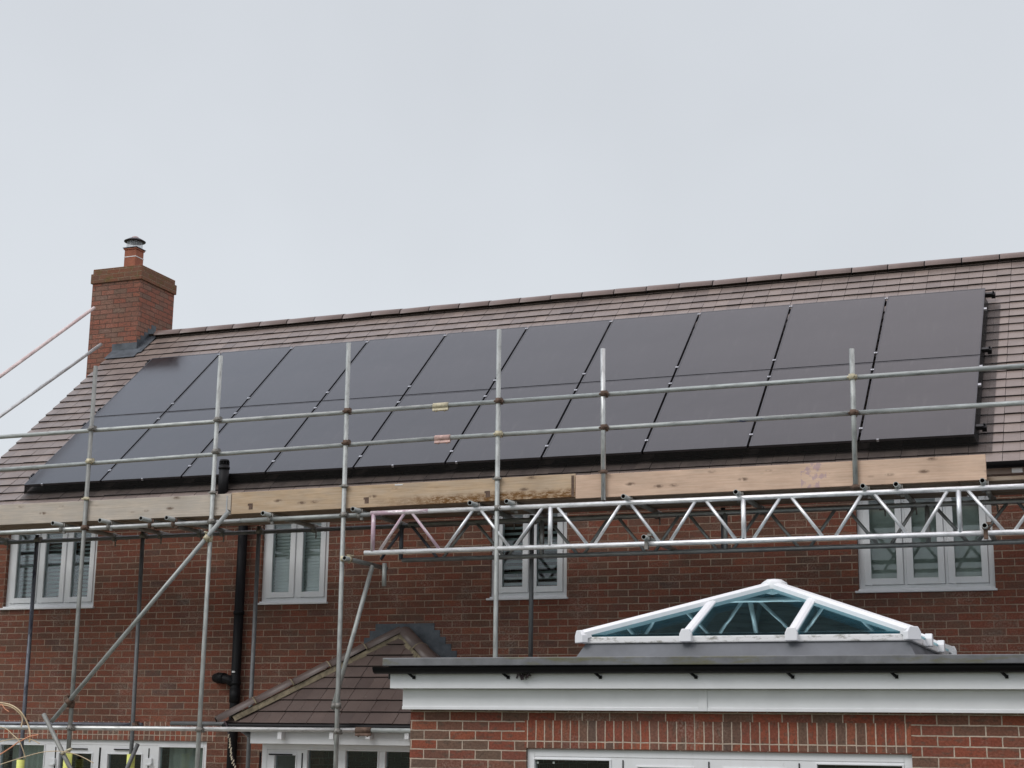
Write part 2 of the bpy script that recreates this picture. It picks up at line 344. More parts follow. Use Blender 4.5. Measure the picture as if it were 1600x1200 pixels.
# ------------------------------------------------------------------ mesh builder
class MB:
    def __init__(s): s.v = []; s.f = []; s.uv = []; s.sm = []; s.mi = []; s.cur = 0
    def face(s, pts, uvs=None, smooth=False):
        pts = [Vector(p) for p in pts]
        if uvs is None:
            n = (pts[1]-pts[0]).cross(pts[2]-pts[0])
            if len(pts) > 3 and n.length < 1e-12: n = (pts[2]-pts[0]).cross(pts[3]-pts[0])
            a = [abs(x) for x in n]; k = a.index(max(a))
            uvs = [((p.y, p.z) if k == 0 else (p.x, p.z) if k == 1 else (p.x, p.y)) for p in pts]
        b = len(s.v); s.v += pts; s.f.append(tuple(range(b, b+len(pts)))); s.uv.append(uvs); s.sm.append(smooth); s.mi.append(s.cur)
    def box(s, x0, x1, y0, y1, z0, z1, skip=''):
        p = lambda x, y, z: (x, y, z)
        F = {'f': [p(x0, y0, z0), p(x1, y0, z0), p(x1, y0, z1), p(x0, y0, z1)], 'b': [p(x1, y1, z0), p(x0, y1, z0), p(x0, y1, z1), p(x1, y1, z1)],
             'l': [p(x0, y1, z0), p(x0, y0, z0), p(x0, y0, z1), p(x0, y1, z1)], 'r': [p(x1, y0, z0), p(x1, y1, z0), p(x1, y1, z1), p(x1, y0, z1)],
             't': [p(x0, y0, z1), p(x1, y0, z1), p(x1, y1, z1), p(x0, y1, z1)], 'u': [p(x0, y1, z0), p(x1, y1, z0), p(x1, y0, z0), p(x0, y0, z0)]}
        for k, q in F.items():
            if k not in skip: s.face(q)
    def obox(s, c, ax, ay, az, hx, hy, hz, bev=0.0):
        """oriented box; ax, ay, az unit vectors, half sizes; uv along ax/ay/az in metres"""
        c = Vector(c); ax, ay, az = Vector(ax), Vector(ay), Vector(az)
        P = lambda i, j, k: c + ax*hx*i + ay*hy*j + az*hz*k
        for (q, u, w) in (([(-1,-1,-1),(1,-1,-1),(1,-1,1),(-1,-1,1)],0,2), ([(1,1,-1),(-1,1,-1),(-1,1,1),(1,1,1)],0,2), ([(-1,1,-1),(-1,-1,-1),(-1,-1,1),(-1,1,1)],1,2),
                          ([(1,-1,-1),(1,1,-1),(1,1,1),(1,-1,1)],1,2), ([(-1,-1,1),(1,-1,1),(1,1,1),(-1,1,1)],0,1), ([(-1,1,-1),(1,1,-1),(1,-1,-1),(-1,-1,-1)],0,1)):
            h = (hx, hy, hz)
            s.face([P(*t) for t in q], [(t[u]*h[u]+h[u], t[w]*h[w]+h[w]) for t in q])
    def beam(s, p, q, w, h, up=(0, 0, 1)):
        p, q = Vector(p), Vector(q); d = (q-p); L = d.length; d.normalize()
        side = d.cross(Vector(up)); side.normalize(); u = side.cross(d)
        s.obox((p+q)/2, d, side, u, L/2, w/2, h/2)
    def tube(s, p, q, r, n=14, hollow=0.0, caps=True, r2=None):
        p, q = Vector(p), Vector(q); d = q-p; L = d.length; d.normalize(); r2 = r if r2 is None else r2
        a = d.cross(Vector((0, 0, 1)) if abs(d.z) < .9 else Vector((1, 0, 0))); a.normalize(); b = d.cross(a)
        off = random.random()*20
        ring = lambda c, rr: [c + (a*math.cos(2*math.pi*i/n) + b*math.sin(2*math.pi*i/n))*rr for i in range(n)]
        A, B = ring(p, r), ring(q, r2)
        for i in range(n):
            j = (i+1) % n; u0, u1 = i*2*math.pi*r/n, (i+1)*2*math.pi*r/n
            s.face([A[j], A[i], B[i], B[j]], [(u1, off), (u0, off), (u0, off+L), (u1, off+L)], True)
        if hollow:
            ri = r*hollow; Ai, Bi = ring(p, ri), ring(q, ri)
            for i in range(n):
                j = (i+1) % n
                s.face([A[i], A[j], Ai[j], Ai[i]], [(0, off)]*4); s.face([B[j], B[i], Bi[i], Bi[j]], [(0, off)]*4)
                s.cur = 1; s.face([Ai[i], Ai[j], Bi[j], Bi[i]], [(0, off), (.01, off), (.01, off+L), (0, off+L)], True); s.cur = 0
        elif caps:
            s.face(list(A), [(0, off)]*n); s.face(list(reversed(B)), [(0, off)]*n)
    def path(s, pts, r, n=8, close=True):
        pts = [Vector(p) for p in pts]; rings = []; ref = None; acc = 0; off = random.random()*5
        for i, p in enumerate(pts):
            d = (pts[min(i+1, len(pts)-1)] - pts[max(i-1, 0)]).normalized()
            if ref is None: ref = d.cross(Vector((0, 0, 1)) if abs(d.z) < .9 else Vector((1, 0, 0))).normalized()
            a = (ref - d*ref.dot(d)).normalized(); ref = a; b = d.cross(a)
            if i: acc += (p-pts[i-1]).length
            rings.append((acc, [p + (a*math.cos(2*math.pi*k/n)+b*math.sin(2*math.pi*k/n))*r for k in range(n)]))
        for (l0, A), (l1, B) in zip(rings, rings[1:]):
            for i in range(n):
                j = (i+1) % n
                s.face([A[j], A[i], B[i], B[j]], [((i+1)*r, off+l0), (i*r, off+l0), (i*r, off+l1), ((i+1)*r, off+l1)], True)
        s.face(rings[0][1], [(0, 0)]*n); s.face(list(reversed(rings[-1][1])), [(0, 0)]*n)
    def lathe(s, c, prof, n=24):
        c = Vector(c)
        R = [[c + Vector((r*math.cos(2*math.pi*i/n), r*math.sin(2*math.pi*i/n), z)) for i in range(n)] for r, z in prof]
        for (A, (r0, z0)), (B, (r1, z1)) in zip(zip(R, prof), zip(R[1:], prof[1:])):
            for i in range(n):
                j = (i+1) % n
                if r0 < 1e-6: s.face([A[i], B[j], B[i]][::-1], [(0, z0)]*3, True)
                elif r1 < 1e-6: s.face([A[i], A[j], B[i]], [(0, z0)]*3, True)
                else: s.face([A[i], A[j], B[j], B[i]], [(i*r0*.26, z0), (i*r0*.26+.05, z0), (i*r0*.26+.05, z1), (i*r0*.26, z1)], True)
    def build(s, name, mats, parent=None, origin=None, bevel=0.0):
        me = bpy.data.meshes.new(name)
        o0 = Vector(origin) if origin is not None else (parent_world(parent) if parent is not None else Vector((0, 0, 0)))
        # merge identical points so shading is smooth
        idx, vs_, mp = {}, [], []
        for p in s.v:
            k = (round(p.x, 5), round(p.y, 5), round(p.z, 5))
            if k not in idx: idx[k] = len(vs_); vs_.append(p-o0)
            mp.append(idx[k])
        F, UV, SM, MI = [], [], [], []
        for f, uv, sm, mi in zip(s.f, s.uv, s.sm, s.mi):
            g = [mp[i] for i in f]
            if len(set(g)) < len(g): continue
            F.append(g); UV += list(uv); SM.append(sm); MI.append(mi)
        me.from_pydata([tuple(v) for v in vs_], [], F)
        ul = me.uv_layers.new(name='UVMap')
        flat = [c for u in UV for c in (u[0], u[1])]
        ul.data.foreach_set('uv', flat)
        me.polygons.foreach_set('use_smooth', SM); me.polygons.foreach_set('material_index', MI)
        for m in (mats if isinstance(mats, (list, tuple)) else [mats]): me.materials.append(m)
        me.update()
        ob = bpy.data.objects.new(name, me); COL.objects.link(ob)
        ob.location = o0
        if parent is not None: ob.parent = parent; ob.location = o0 - parent_world(parent)
        if bevel:
            b = ob.modifiers.new('bevel', 'BEVEL'); b.width = bevel; b.segments = 2; b.limit_method = 'ANGLE'; b.angle_limit = math.radians(50)
        return ob

def parent_world(p):
    v = Vector((0, 0, 0))
    while p is not None: v = v + p.location; p = p.parent
    return v
def tag(o, label, cat, group=None):
    o['label'] = label; o['category'] = cat
    if group: o['group'] = group
    return o
def thing(name, loc, label, cat, group=None):
    o = bpy.data.objects.new(name, None); COL.objects.link(o); o.location = loc; o.empty_display_size = .2
    return tag(o, label, cat, group)

X = Vector((1, 0, 0)); Y = Vector((0, 1, 0)); Z = Vector((0, 0, 1))
GZ = -0.12

# ------------------------------------------------------------------ ground
g = MB(); g.face([(-600, -600, GZ), (600, -600, GZ), (600, 600, GZ), (-600, 600, GZ)])
o = g.build('ground', M['grass']); o['kind'] = 'structure'
g = MB(); g.box(-13.6, -5.7, -3.4, -.005, GZ-.1, GZ+.03); o = g.build('patio', M['patio']); o['kind'] = 'structure'

# ------------------------------------------------------------------ the house
HX0, HX1, HY1 = -13.88, 2.4, 7.0
ANG = 0.70664; CA, SA = math.cos(ANG), math.sin(ANG)
T = Vector((0, CA, SA)); N = Vector((0, -SA, CA))
B0 = Vector((0, -.0317, 5.0729))                 # foot of the panel plane (outer face)
OFF = 0.135                                      # panel face above tile face
def rp(x, s, h=0.0): return Vector((x, 0, 0)) + B0 + T*s + N*(h-OFF)
house = thing('brick_house', ((HX0+HX1)/2, 3.5, GZ), 'two-storey red brick house with brown tiled roof covered in solar panels', 'house')

def wall_cells(m, x0, x1, z0, z1, ops, y, thick, nrm=1):
    xs = sorted({x0, x1, *[a for o in ops for a in o[:2]]}); zs = sorted({z0, z1, *[a for o in ops for a in o[2:]]})
    for a, b in zip(xs, xs[1:]):
        for c, d in zip(zs, zs[1:]):
            cx, cz = (a+b)/2, (c+d)/2
            if any(o[0] < cx < o[1] and o[2] < cz < o[3] for o in ops): continue
            m.face([(a, y, c), (b, y, c), (b, y, d), (a, y, d)])
            m.face([(b, y+thick, c), (a, y+thick, c), (a, y+thick, d), (b, y+thick, d)])
    for a, b, c, d in ops:
        m.face([(a, y, c), (a, y+thick, c), (a, y+thick, d), (a, y, d)]); m.face([(b, y+thick, c), (b, y, c), (b, y, d), (b, y+thick, d)])
        m.face([(a, y+thick, d), (b, y+thick, d), (b, y, d), (a, y, d)]); m.face([(a, y, c), (b, y, c), (b, y+thick, c), (a, y+thick, c)])

WIN = [(-13.04, -11.705, 3, 'a'), (-9.413, -8.536, 2, 'b'), (-6.534, -5.640, 2, 'c'), (-2.531, -1.204, 3, 'd')]
WZ0, WZ1 = 3.535, 4.575
ops = [(a, b, WZ0, WZ1) for a, b, _, _ in WIN] + [(-13.0, -10.013, GZ+.02, 1.963), (-8.5, -6.45, GZ+.02, 2.0)]
m = MB(); wall_cells(m, HX0, HX1, GZ, 4.68, ops, 0.0, .28)
RZ = rp(0, 4.45).z-.12
for x, sgn in ((HX0, -1), (HX1, 1)):
    pts = [(x, 0, GZ), (x, 7, GZ), (x, 7, 4.68), (x, 3.5, RZ), (x, 0, 4.68)]
    m.face(pts if sgn > 0 else pts[::-1], [(p[1], p[2]) for p in (pts if sgn > 0 else pts[::-1])])
m.face([(HX1, HY1, GZ), (HX0, HY1, GZ), (HX0, HY1, 4.68), (HX1, HY1, 4.68)])
m.face([(HX0, .28, 4.66), (HX1, .28, 4.66), (HX1, HY1, 4.66), (HX0, HY1, 4.66)])
m.face([(HX0, .28, 2.35), (HX1, .28, 2.35), (HX1, HY1, 2.35), (HX0, HY1, 2.35)])
wall = m.build('wall', M['brick'], house)
sl = MB()
sl.box(-13.115, -9.90, -.004, .05, 1.963, 2.178, skip='b'); sl.build('soldier_course', M['soldier'], house)

# roof tiles -----------------------------------------------------------
m = MB()
S0, S1, GA, TW = -.325, 4.50, .19, .165
VX0, VX1 = -13.935, 2.46
nrow = int((S1-S0)/GA)+1
for r in range(nrow):
    s0 = S0 + r*GA; s1 = min(s0+GA+.05, 4.56)
    x = VX0 - (TW if r % 2 else 0); k = r % 2
    while x < VX1-1e-4:
        a, b = max(x, VX0), min(x+TW, VX1)
        gl, gr = (.0022 if k % 2 == 0 else .0008), (.0022 if k % 2 else .0008)
        if b-a > .02 and not (b < -13.52 and s0+.1 > 4.16 and s0 < 4.9):
            h0 = .0 + random.uniform(-.003, .003); h1 = -.020; th = .027
            ds = random.uniform(-.003, .003)
            A, Bq = rp(a+gl, s0+ds, h0), rp(b-gr, s0+ds, h0); C, D = rp(b-gr, s1, h1), rp(a+gl, s1, h1)
            uo = lambda x_, s_: (x_, s_)
            m.face([A, Bq, C, D], [(a, s0), (b, s0), (b, s1), (a, s1)])
            dn = -N*th
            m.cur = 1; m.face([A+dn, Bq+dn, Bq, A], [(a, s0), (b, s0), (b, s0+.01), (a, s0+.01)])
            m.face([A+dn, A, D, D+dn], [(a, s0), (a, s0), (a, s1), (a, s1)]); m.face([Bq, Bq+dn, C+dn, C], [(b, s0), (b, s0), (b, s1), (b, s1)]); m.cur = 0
        x += TW; k += 1
roof = m.build('roof', [M['tile'], M['tile_edge_shade']], house)
m = MB()                                                # underlay and back slope
e0, e1 = rp(0, S0+.01, -.05), rp(0, 4.55, -.05)
m.face([(VX0+.02, e0.y, e0.z), (VX1-.02, e0.y, e0.z), (VX1-.02, e1.y, e1.z), (VX0+.02, e1.y, e1.z)], [(0, 0), (16, 0), (16, 5), (0, 5)])
ym = 3.49*2
m.face([(VX1, ym-e0.y, e0.z), (VX0, ym-e0.y, e0.z), (VX0, ym-e1.y, e1.z+.03), (VX1, ym-e1.y, e1.z+.03)], [(0, 10), (16, 10), (16, 15), (0, 15)])
m.build('back_slope', M['tile2'], roof)
for x in (VX0+.03, VX1-.03):                            # mortared verge under the tile ends
    m = MB(); a0, a1 = rp(x, S0, -.062), rp(x, 4.55, -.062)
    m.obox((a0+a1)/2, T, X, N, (a1-a0).length/2, .022, .032); m.build('verge', M['fascia_wood'], roof)
# ridge tiles
RY, RZt = 3.50, rp(0, 4.53).z
x = -13.40; i = 0
while x < VX1:
    L = .452; m = MB(); n = 10; R1 = .112
    dz = random.uniform(-.006, .006); ty = random.uniform(-.004, .004)
    prof = [(math.cos(math.pi*(.08+.84*k/n))*R1, math.sin(math.pi*(.08+.84*k/n))*R1*1.10) for k in range(n+1)]
    for (p0, q0), (p1, q1) in zip(prof, prof[1:]):
        m.face([(x, RY+p0+ty, RZt-.065+q0+dz), (x+L-.014, RY+p0, RZt-.065+q0), (x+L-.014, RY+p1, RZt-.065+q1), (x, RY+p1+ty, RZt-.065+q1+dz)][::-1],
               [(x, p0), (x+L, p0), (x+L, p1), (x, p1)], True)
    for xe in (x, x+L-.014):
        m.face([(xe, RY+p, RZt-.065+q) for p, q in prof], [(p, q) for p, q in prof])
    rt = m.build('ridge_tile', M['ridge'], roof)
    cl = MB(); cl.box(x+L-.017, x+L+.005, RY-.02, RY+.02, RZt+.030, RZt+.055); cl.box(x+L-.0125, x+L-.0015, RY-.085, RY+.085, RZt-.05, RZt+.018)
    cl.build('ridge_clip', M['black'], roof)
    x += L; i += 1
# eaves: gutter, fascia
m = MB(); gy, gz, gr_ = -.245, 4.735, .056
prof = [(gy+math.cos(math.pi+math.pi*k/10)*gr_, gz+math.sin(math.pi+math.pi*k/10)*gr_) for k in range(11)]
for (y0, z0), (y1, z1) in zip(prof, prof[1:]): m.face([(VX0, y0, z0), (VX1, y0, z0), (VX1, y1, z1), (VX0, y1, z1)], smooth=True)
m.face([(VX0, *p) for p in prof], [(0, 0)]*11)
m.build('gutter', M['gutterblack'], house)
m = MB(); m.box(VX0+.05, VX1-.05, -.165, -.14, 4.635, 4.76); m.box(VX0+.05, VX1-.05, -.139, .0, 4.640, 4.655); m.build('fascia', M['fascia_wood'], house)
for xx in (-.93, -4.2, -7.6):
    m = MB(); m.box(xx-.05, xx+.05, -.20, -.166, 4.635, 4.685); m.build('gutter_bracket', M['upvc'], house, bevel=.004)

# first-floor windows
def casement(x0, x1, lights, z0, z1, y, name='window', kind='a', rev=.05, split=True):
    m = MB(); f = .058; y0, y1 = y+rev, y+rev+.07
    m.box(x0, x0+f, y0, y1, z0, z1); m.box(x1-f, x1, y0, y1, z0, z1); m.box(x0+f, x1-f, y0, y1, z1-f, z1); m.box(x0+f, x1-f, y0, y1, z0, z0+f)
    w = (x1-x0-2*f)/lights
    for i in range(1, lights): m.box(x0+f+w*i-.014, x0+f+w*i+.014, y0+.004, y1, z0+f, z1-f)
    win = m.build(name, M['upvc_grey'], house, bevel=.004)
    for i in range(lights):
        a = x0+f+w*i+(.016 if i else .002); b = x0+f+w*(i+1)-(.016 if i < lights-1 else .002); st = .064
        s = MB(); c, d = z0+f+.003, z1-f-.003; ys = y0-.014
        s.box(a, a+st, ys, y1-.01, c, d); s.box(b-st, b, ys, y1-.01, c, d); s.box(a+st, b-st, ys, y1-.01, c, c+st); s.box(a+st, b-st, ys, y1-.01, d-st, d)
        s.build('sash', M['upvc_grey'], win, bevel=.005)
        p = MB(); p.box(a+st-.004, b-st+.004, y0+.012, y0+.022, c+st-.004, d-st+.004); p.build('pane', M['glass'], win)
        bl = MB(); yb = y1+.05
        if kind in 'ac':
            zz = c+.05 if kind == 'a' else c+.03
            stp = .05 if kind == 'a' else .062
            while zz < d:
                tl = random.uniform(-.004, .004)
                bl.face([(a+st-.03, yb, zz+tl), (b-st+.03, yb, zz-tl), (b-st+.03, yb+.022, zz+.031-tl), (a+st-.03, yb+.022, zz+.031+tl)]); zz += stp
            bl.build('blind', M['blind_dark'] if kind == 'c' else M['blind_dark'], win)
        elif kind == 'b':
            zz = c+.01
            while zz < d:
                bl.face([(a+st-.03, yb-.01, zz), (b-st+.03, yb-.01, zz), (b-st+.03, yb+.012, zz+.036), (a+st-.03, yb+.012, zz+.036)])
                bl.face([(a+st-.03, yb+.012, zz+.036), (b-st+.03, yb+.012, zz+.036), (b-st+.03, yb-.01, zz+.038), (a+st-.03, yb-.01, zz+.038)]); zz += .038
            bl.build('blind', M['blind'], win)
        else:
            n = 12
            for k in range(n):
                z_a, z_b = c+(d-c)*k/n, c+(d-c)*(k+1)/n
                bl.face([(a+st-.03, yb+.02, z_a), (b-st+.03, yb+.02, z_a), (b-st+.03, yb+.0, z_b), (a+st-.03, yb+.0, z_b)])
            bl.build('blind', M['curtain'], win)
    s = MB(); s.box(x0-.03, x1+.018, y-.035, y0+.02, z0-.022, z0-.001); s.box(x0, x1, y-.002, y0-.001, z0, z0+.018); s.build('sill', M['upvc'], win, bevel=.004)
    return win
for a, b, n_, k_ in WIN: casement(a, b, n_, WZ0, WZ1, 0.0, kind=k_)

# patio doors at the left and hall behind
def door_set(x0, x1, z1, y, panes, leaves, parent, name, zb=GZ+.03):
    m = MB(); f = .06; y0, y1 = y+.03, y+.10
    m.box(x0, x0+f, y0, y1, zb, z1); m.box(x1-f, x1, y0, y1, zb, z1); m.box(x0+f, x1-f, y0, y1, z1-f, z1); m.box(x0+f, x1-f, y0, y1, zb, zb+.06)
    fr = m.build(name, M['upvc'], parent, bevel=.005)
    edges = [x0+f] + [e for p in panes for e in p[:2]] + [x1-f]
    s = MB(); prev = x0+f
    for (a, b, zt) in panes:
        s.box(prev+.001, a, y0+.004, y1-.006, zb+.061, z1-f-.001); s.box(a, b, y0+.004, y1-.006, zt, z1-f-.001); s.box(a, b, y0+.004, y1-.006, zb+.061, zb+.22)
        prev = b
    s.box(prev, x1-f-.001, y0+.004, y1-.006, zb+.061, z1-f-.001)
    s.build('mullion', M['upvc'], fr)
    for (a, b, zt) in panes:
        t_ = MB(); e = .014
        t_.box(a-e, a, y0-.006, y0+.02, zb+.21, zt+e); t_.box(b, b+e, y0-.006, y0+.02, zb+.21, zt+e); t_.box(a, b, y0-.006, y0+.02, zt, zt+e)
        t_.build('glazing_bead', M['upvc'], fr, bevel=.004)
        p = MB(); p.box(a-.004, b+.004, y0+.03, y0+.04, zb+.22, zt+.004); p.build('pane', M['glass'], fr)
    for (a, b) in leaves:
        L = MB(); e = .006
        for q in (a, b): L.box(q-e, q+e, y0-.002, y0+.02, zb+.03, z1-f-.03)
        L.build('leaf_gap', M['black'], fr)
        v = MB(); c = (a+b)/2; v.box(c-.14, c+.14, y0-.016, y0+.003, z1-f-.055, z1-f-.042); v.build('trickle_vent', M['gutterblack'], fr)
    return fr
D = lambda px: at(px, 1185, .03).x
zt = at(100, 1165, .06).z
dr = door_set(-13.0, -10.013, 1.963, 0.0, [(-12.93, D(68), zt), (D(92), D(143), at(100, 1177, .06).z), (D(168), D(221), at(100, 1177, .06).z), (D(248), D(317), zt)], [(D(86), D(155)), (D(156), D(232))], house, 'patio_door')
for px in (80, 231):
    h = MB(); q = at(px, 1190, -.0); h.box(q.x-.045, q.x+.045, .005, .03, q.z-.03, q.z+.04); h.box(q.x-.02, q.x+.05, -.02, .005, q.z-.045, q.z-.02); h.build('hinge', M['upvc'], dr, bevel=.006)
for (a, b) in ((-12.95, -12.35), (-10.7, -10.08)):
    c = MB(); n = 26
    for k in range(n):
        xa, xb = a+(b-a)*k/n, a+(b-a)*(k+1)/n
        c.face([(xa, .30+.03*math.sin(k*1.7), 0), (xb, .30+.03*math.sin(k*1.7+1.7), 0), (xb, .30+.03*math.sin(k*1.7+1.7), 1.95), (xa, .30+.03*math.sin(k*1.7), 1.95)], smooth=True)
    c.build('curtain', M['curtain'], dr)

# soil pipe and roof vent
m = MB(); pc = Vector((-9.625, -.085, 0))
m.tube((pc.x, pc.y, GZ), (pc.x, pc.y, 4.72), .055, 20)
for z in (2.62, 3.42, 2.18, 1.2): m.tube((pc.x, pc.y, z-.02), (pc.x, pc.y, z+.02), .064, 20)
m.tube((pc.x, pc.y, 2.40), (pc.x, pc.y, 2.56), .063, 20)
sp = m.build('soil_pipe', M['black'], house)
m = MB(); m.path([(pc.x, pc.y-.0, 2.60), (pc.x-.08, pc.y-.03, 2.66), (pc.x-.17, pc.y-.02, 2.675), (pc.x-.27, pc.y+.02, 2.68), (pc.x-.30, pc.y+.12, 2.68)], .053, 16)
m.tube((pc.x-.13, pc.y-.026, 2.672), (pc.x-.24, pc.y+.006, 2.68), .062, 16); m.build('branch_pipe', M['black'], sp)
m = MB(); m.box(pc.x-.015, pc.x+.02, pc.y-.068, pc.y-.05, 2.735, 2.755); m.build('pipe_sticker', M['paper'], sp)
m = MB(); m.tube((-9.93, -.075, 4.72), (-9.93, -.075, 5.17), .060, 20); m.tube((-9.93, -.075, 5.12), (-9.93, -.075, 5.15), .067, 20)
vp = m.build('vent_pipe', M['black'], house)
m = MB(); m.tube((-9.93, -.075, 5.205), (-9.93, -.075, 5.235), .062, 20, r2=.052)
for k in range(10):
    a = k*math.pi/5; m.tube((-9.93+.055*math.cos(a), -.075+.055*math.sin(a), 5.165), (-9.93+.055*math.cos(a), -.075+.055*math.sin(a), 5.21), .006, 6)
m.tube((-9.93, -.075, 5.17), (-9.93, -.075, 5.205), .04, 14)
m.build('vent_cap', M['black'], vp)

# chimney
m = MB(); CX0, CX1, CY0, CY1 = -14.385, -13.525, 3.15, 4.06
m.box(CX0, CX1, CY0, CY1, GZ, 8.70); chim = m.build('chimney', M['brick_ch'], house)
m = MB(); m.box(CX0-.024, CX1+.024, CY0-.024, CY1+.024, 8.70, 8.852); m.box(CX0-.003, CX1+.003, CY0-.003, CY1+.003, 8.853, 8.93); m.build('chimney_cap', M['brick_moss'], chim, bevel=.006)
m = MB(); px0, py0 = -14.135, 3.55
m.box(px0, px0+.21, py0, py0+.21, 8.93, 9.352); 
m.box(px0-.014, px0+.224, py0-.014, py0+.224, 9.335, 9.36)
pot = m.build('chimney_pot', M['terracotta'], chim, bevel=.008)
m = MB(); m.box(px0-.003, px0+.213, py0-.003, py0+.213, 9.215, 9.228); m.build('pot_band', M['paper'], chim)
m = MB(); m.box(px0-.022, px0+.232, py0-.022, py0+.232, 9.361, 9.372); m.build('pot_collar', M['cowl'], chim)
cxm, cym = px0+.105, py0+.105
m = MB()
for k in range(8):
    a = k*math.pi/4; m.tube((cxm+.118*math.cos(a), cym+.118*math.sin(a), 9.372), (cxm+.118*math.cos(a), cym+.118*math.sin(a), 9.50), .0022, 6)
m.build('cowl_cage', M['steel'], chim)
m = MB(); m.tube((cxm, cym, 9.372), (cxm, cym, 9.479), .121, 28, caps=False); m.build('cowl_mesh', M['cage'], chim)
m = MB(); m.lathe((cxm, cym, 0), [(0, 9.478), (.10, 9.480), (.165, 9.484), (.167, 9.492), (.10, 9.532), (.045, 9.548)], 28); m.build('cowl_lid', M['cowl'], chim)
m = MB(); m.lathe((cxm, cym, 0), [(.058, 9.540), (.054, 9.562), (.035, 9.574), (0, 9.577)], 20); m.build('cowl_knob', M['cowl_top'], chim)
m = MB()                                                # lead: front apron and stepped side flashing
fa = CY0-.004
zr = lambda y: rp(0, (y-B0.y+OFF*-SA)/CA+.0).z
def roof_z(y, h=.0):                                   # height of the tile face above a given y
    s = (y - B0.y + N.y*(OFF-h))/CA
    return (B0 + T*s + N*(h-OFF)).z
m.box(-13.95, CX1+.01, fa-.006, fa, roof_z(fa)-.05, roof_z(fa)+.115)
pA, pB = fa-.004, fa-.19
m.face([(-13.95, pB, roof_z(pB, .008)), (CX1+.10, pB, roof_z(pB, .008)), (CX1+.10, pA, roof_z(pA, .012)), (-13.95, pA, roof_z(pA, .012))])
y = CY0
while y < 3.56:
    z_ = roof_z(y+.10)
    m.face([(CX1+.003+.0012*(y-CY0), y, z_-.30), (CX1+.003+.0012*(y-CY0), y+.125, z_-.30), (CX1+.003+.0012*(y-CY0), y+.125, z_+.085), (CX1+.003+.0012*(y-CY0), y, z_+.085)]); y += .0875
m.face([(CX1+.001, CY0-.1, roof_z(CY0-.1, .010)), (CX1+.15, CY0-.1, roof_z(CY0-.1, .010)), (CX1+.15, 3.47, roof_z(3.47, .010)), (CX1+.001, 3.47, roof_z(3.47, .010))])
m.build('flashing', M['lead'], chim)

# bay with hipped tiled roof between house and extension
BA = Vector((-7.545, 0, 3.245)); BY, BZ = -1.25, 2.172
BL, BR = Vector((-9.055, BY, BZ)), Vector((-6.035, BY, BZ))
bt = (Vector((0, 0, BA.z)) - Vector((0, BY, BZ))); SL = bt.length; bt.normalize(); bn = Vector((0, -bt.z, bt.y))
bay = MB(); rows = int(SL/GA)+1
def bp(x, s, h): return Vector((x, BY, BZ)) + bt*s + bn*h
for r in range(rows):
    s0 = r*GA; s1 = min(s0+GA+.04, SL)
    f0, f1 = s0/SL, s1/SL
    xl0, xr0 = BL.x+(BA.x-BL.x)*f0, BR.x+(BA.x-BR.x)*f0; xl1, xr1 = BL.x+(BA.x-BL.x)*f1, BR.x+(BA.x-BR.x)*f1
    x = BL.x - (TW if r % 2 else 0)*1.0; k = r % 2
    while x < BR.x:
        a, b = x+(.003 if k % 2 == 0 else .0008), x+TW-(.003 if k % 2 else .0008)
        clip = lambda v, lo, hi: max(lo, min(hi, v))
        a0, b0, a1, b1 = clip(a, xl0, xr0), clip(b, xl0, xr0), clip(a, xl1, xr1), clip(b, xl1, xr1)
        if b0-a0 > .01:
            h0 = random.uniform(-.002, .002)
            A, Bq, C, Dq = bp(a0, s0, h0), bp(b0, s0, h0), bp(max(b1, a1+.001), s1, -.02), bp(a1, s1, -.02); dn = -bn*.016
            bay.face([A, Bq, C, Dq], [(a0, s0), (b0, s0), (b1, s1), (a1, s1)])
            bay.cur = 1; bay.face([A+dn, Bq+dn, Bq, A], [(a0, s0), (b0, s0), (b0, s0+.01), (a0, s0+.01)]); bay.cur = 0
        x += TW; k += 1
for (e, sg) in ((BL, -1), (BR, 1)):                     # side slopes
    bk = Vector((e.x, 0, BZ)); q = [e, BA, bk] if sg < 0 else [e, bk, BA]
    bay.face([v - Vector((0, 0, .02)) for v in q])
bayroof = bay.build('bay_roof', [M['tile2'], M['tile_edge_shade']], house)
BH = BA + Vector((0, -.03, -.085))
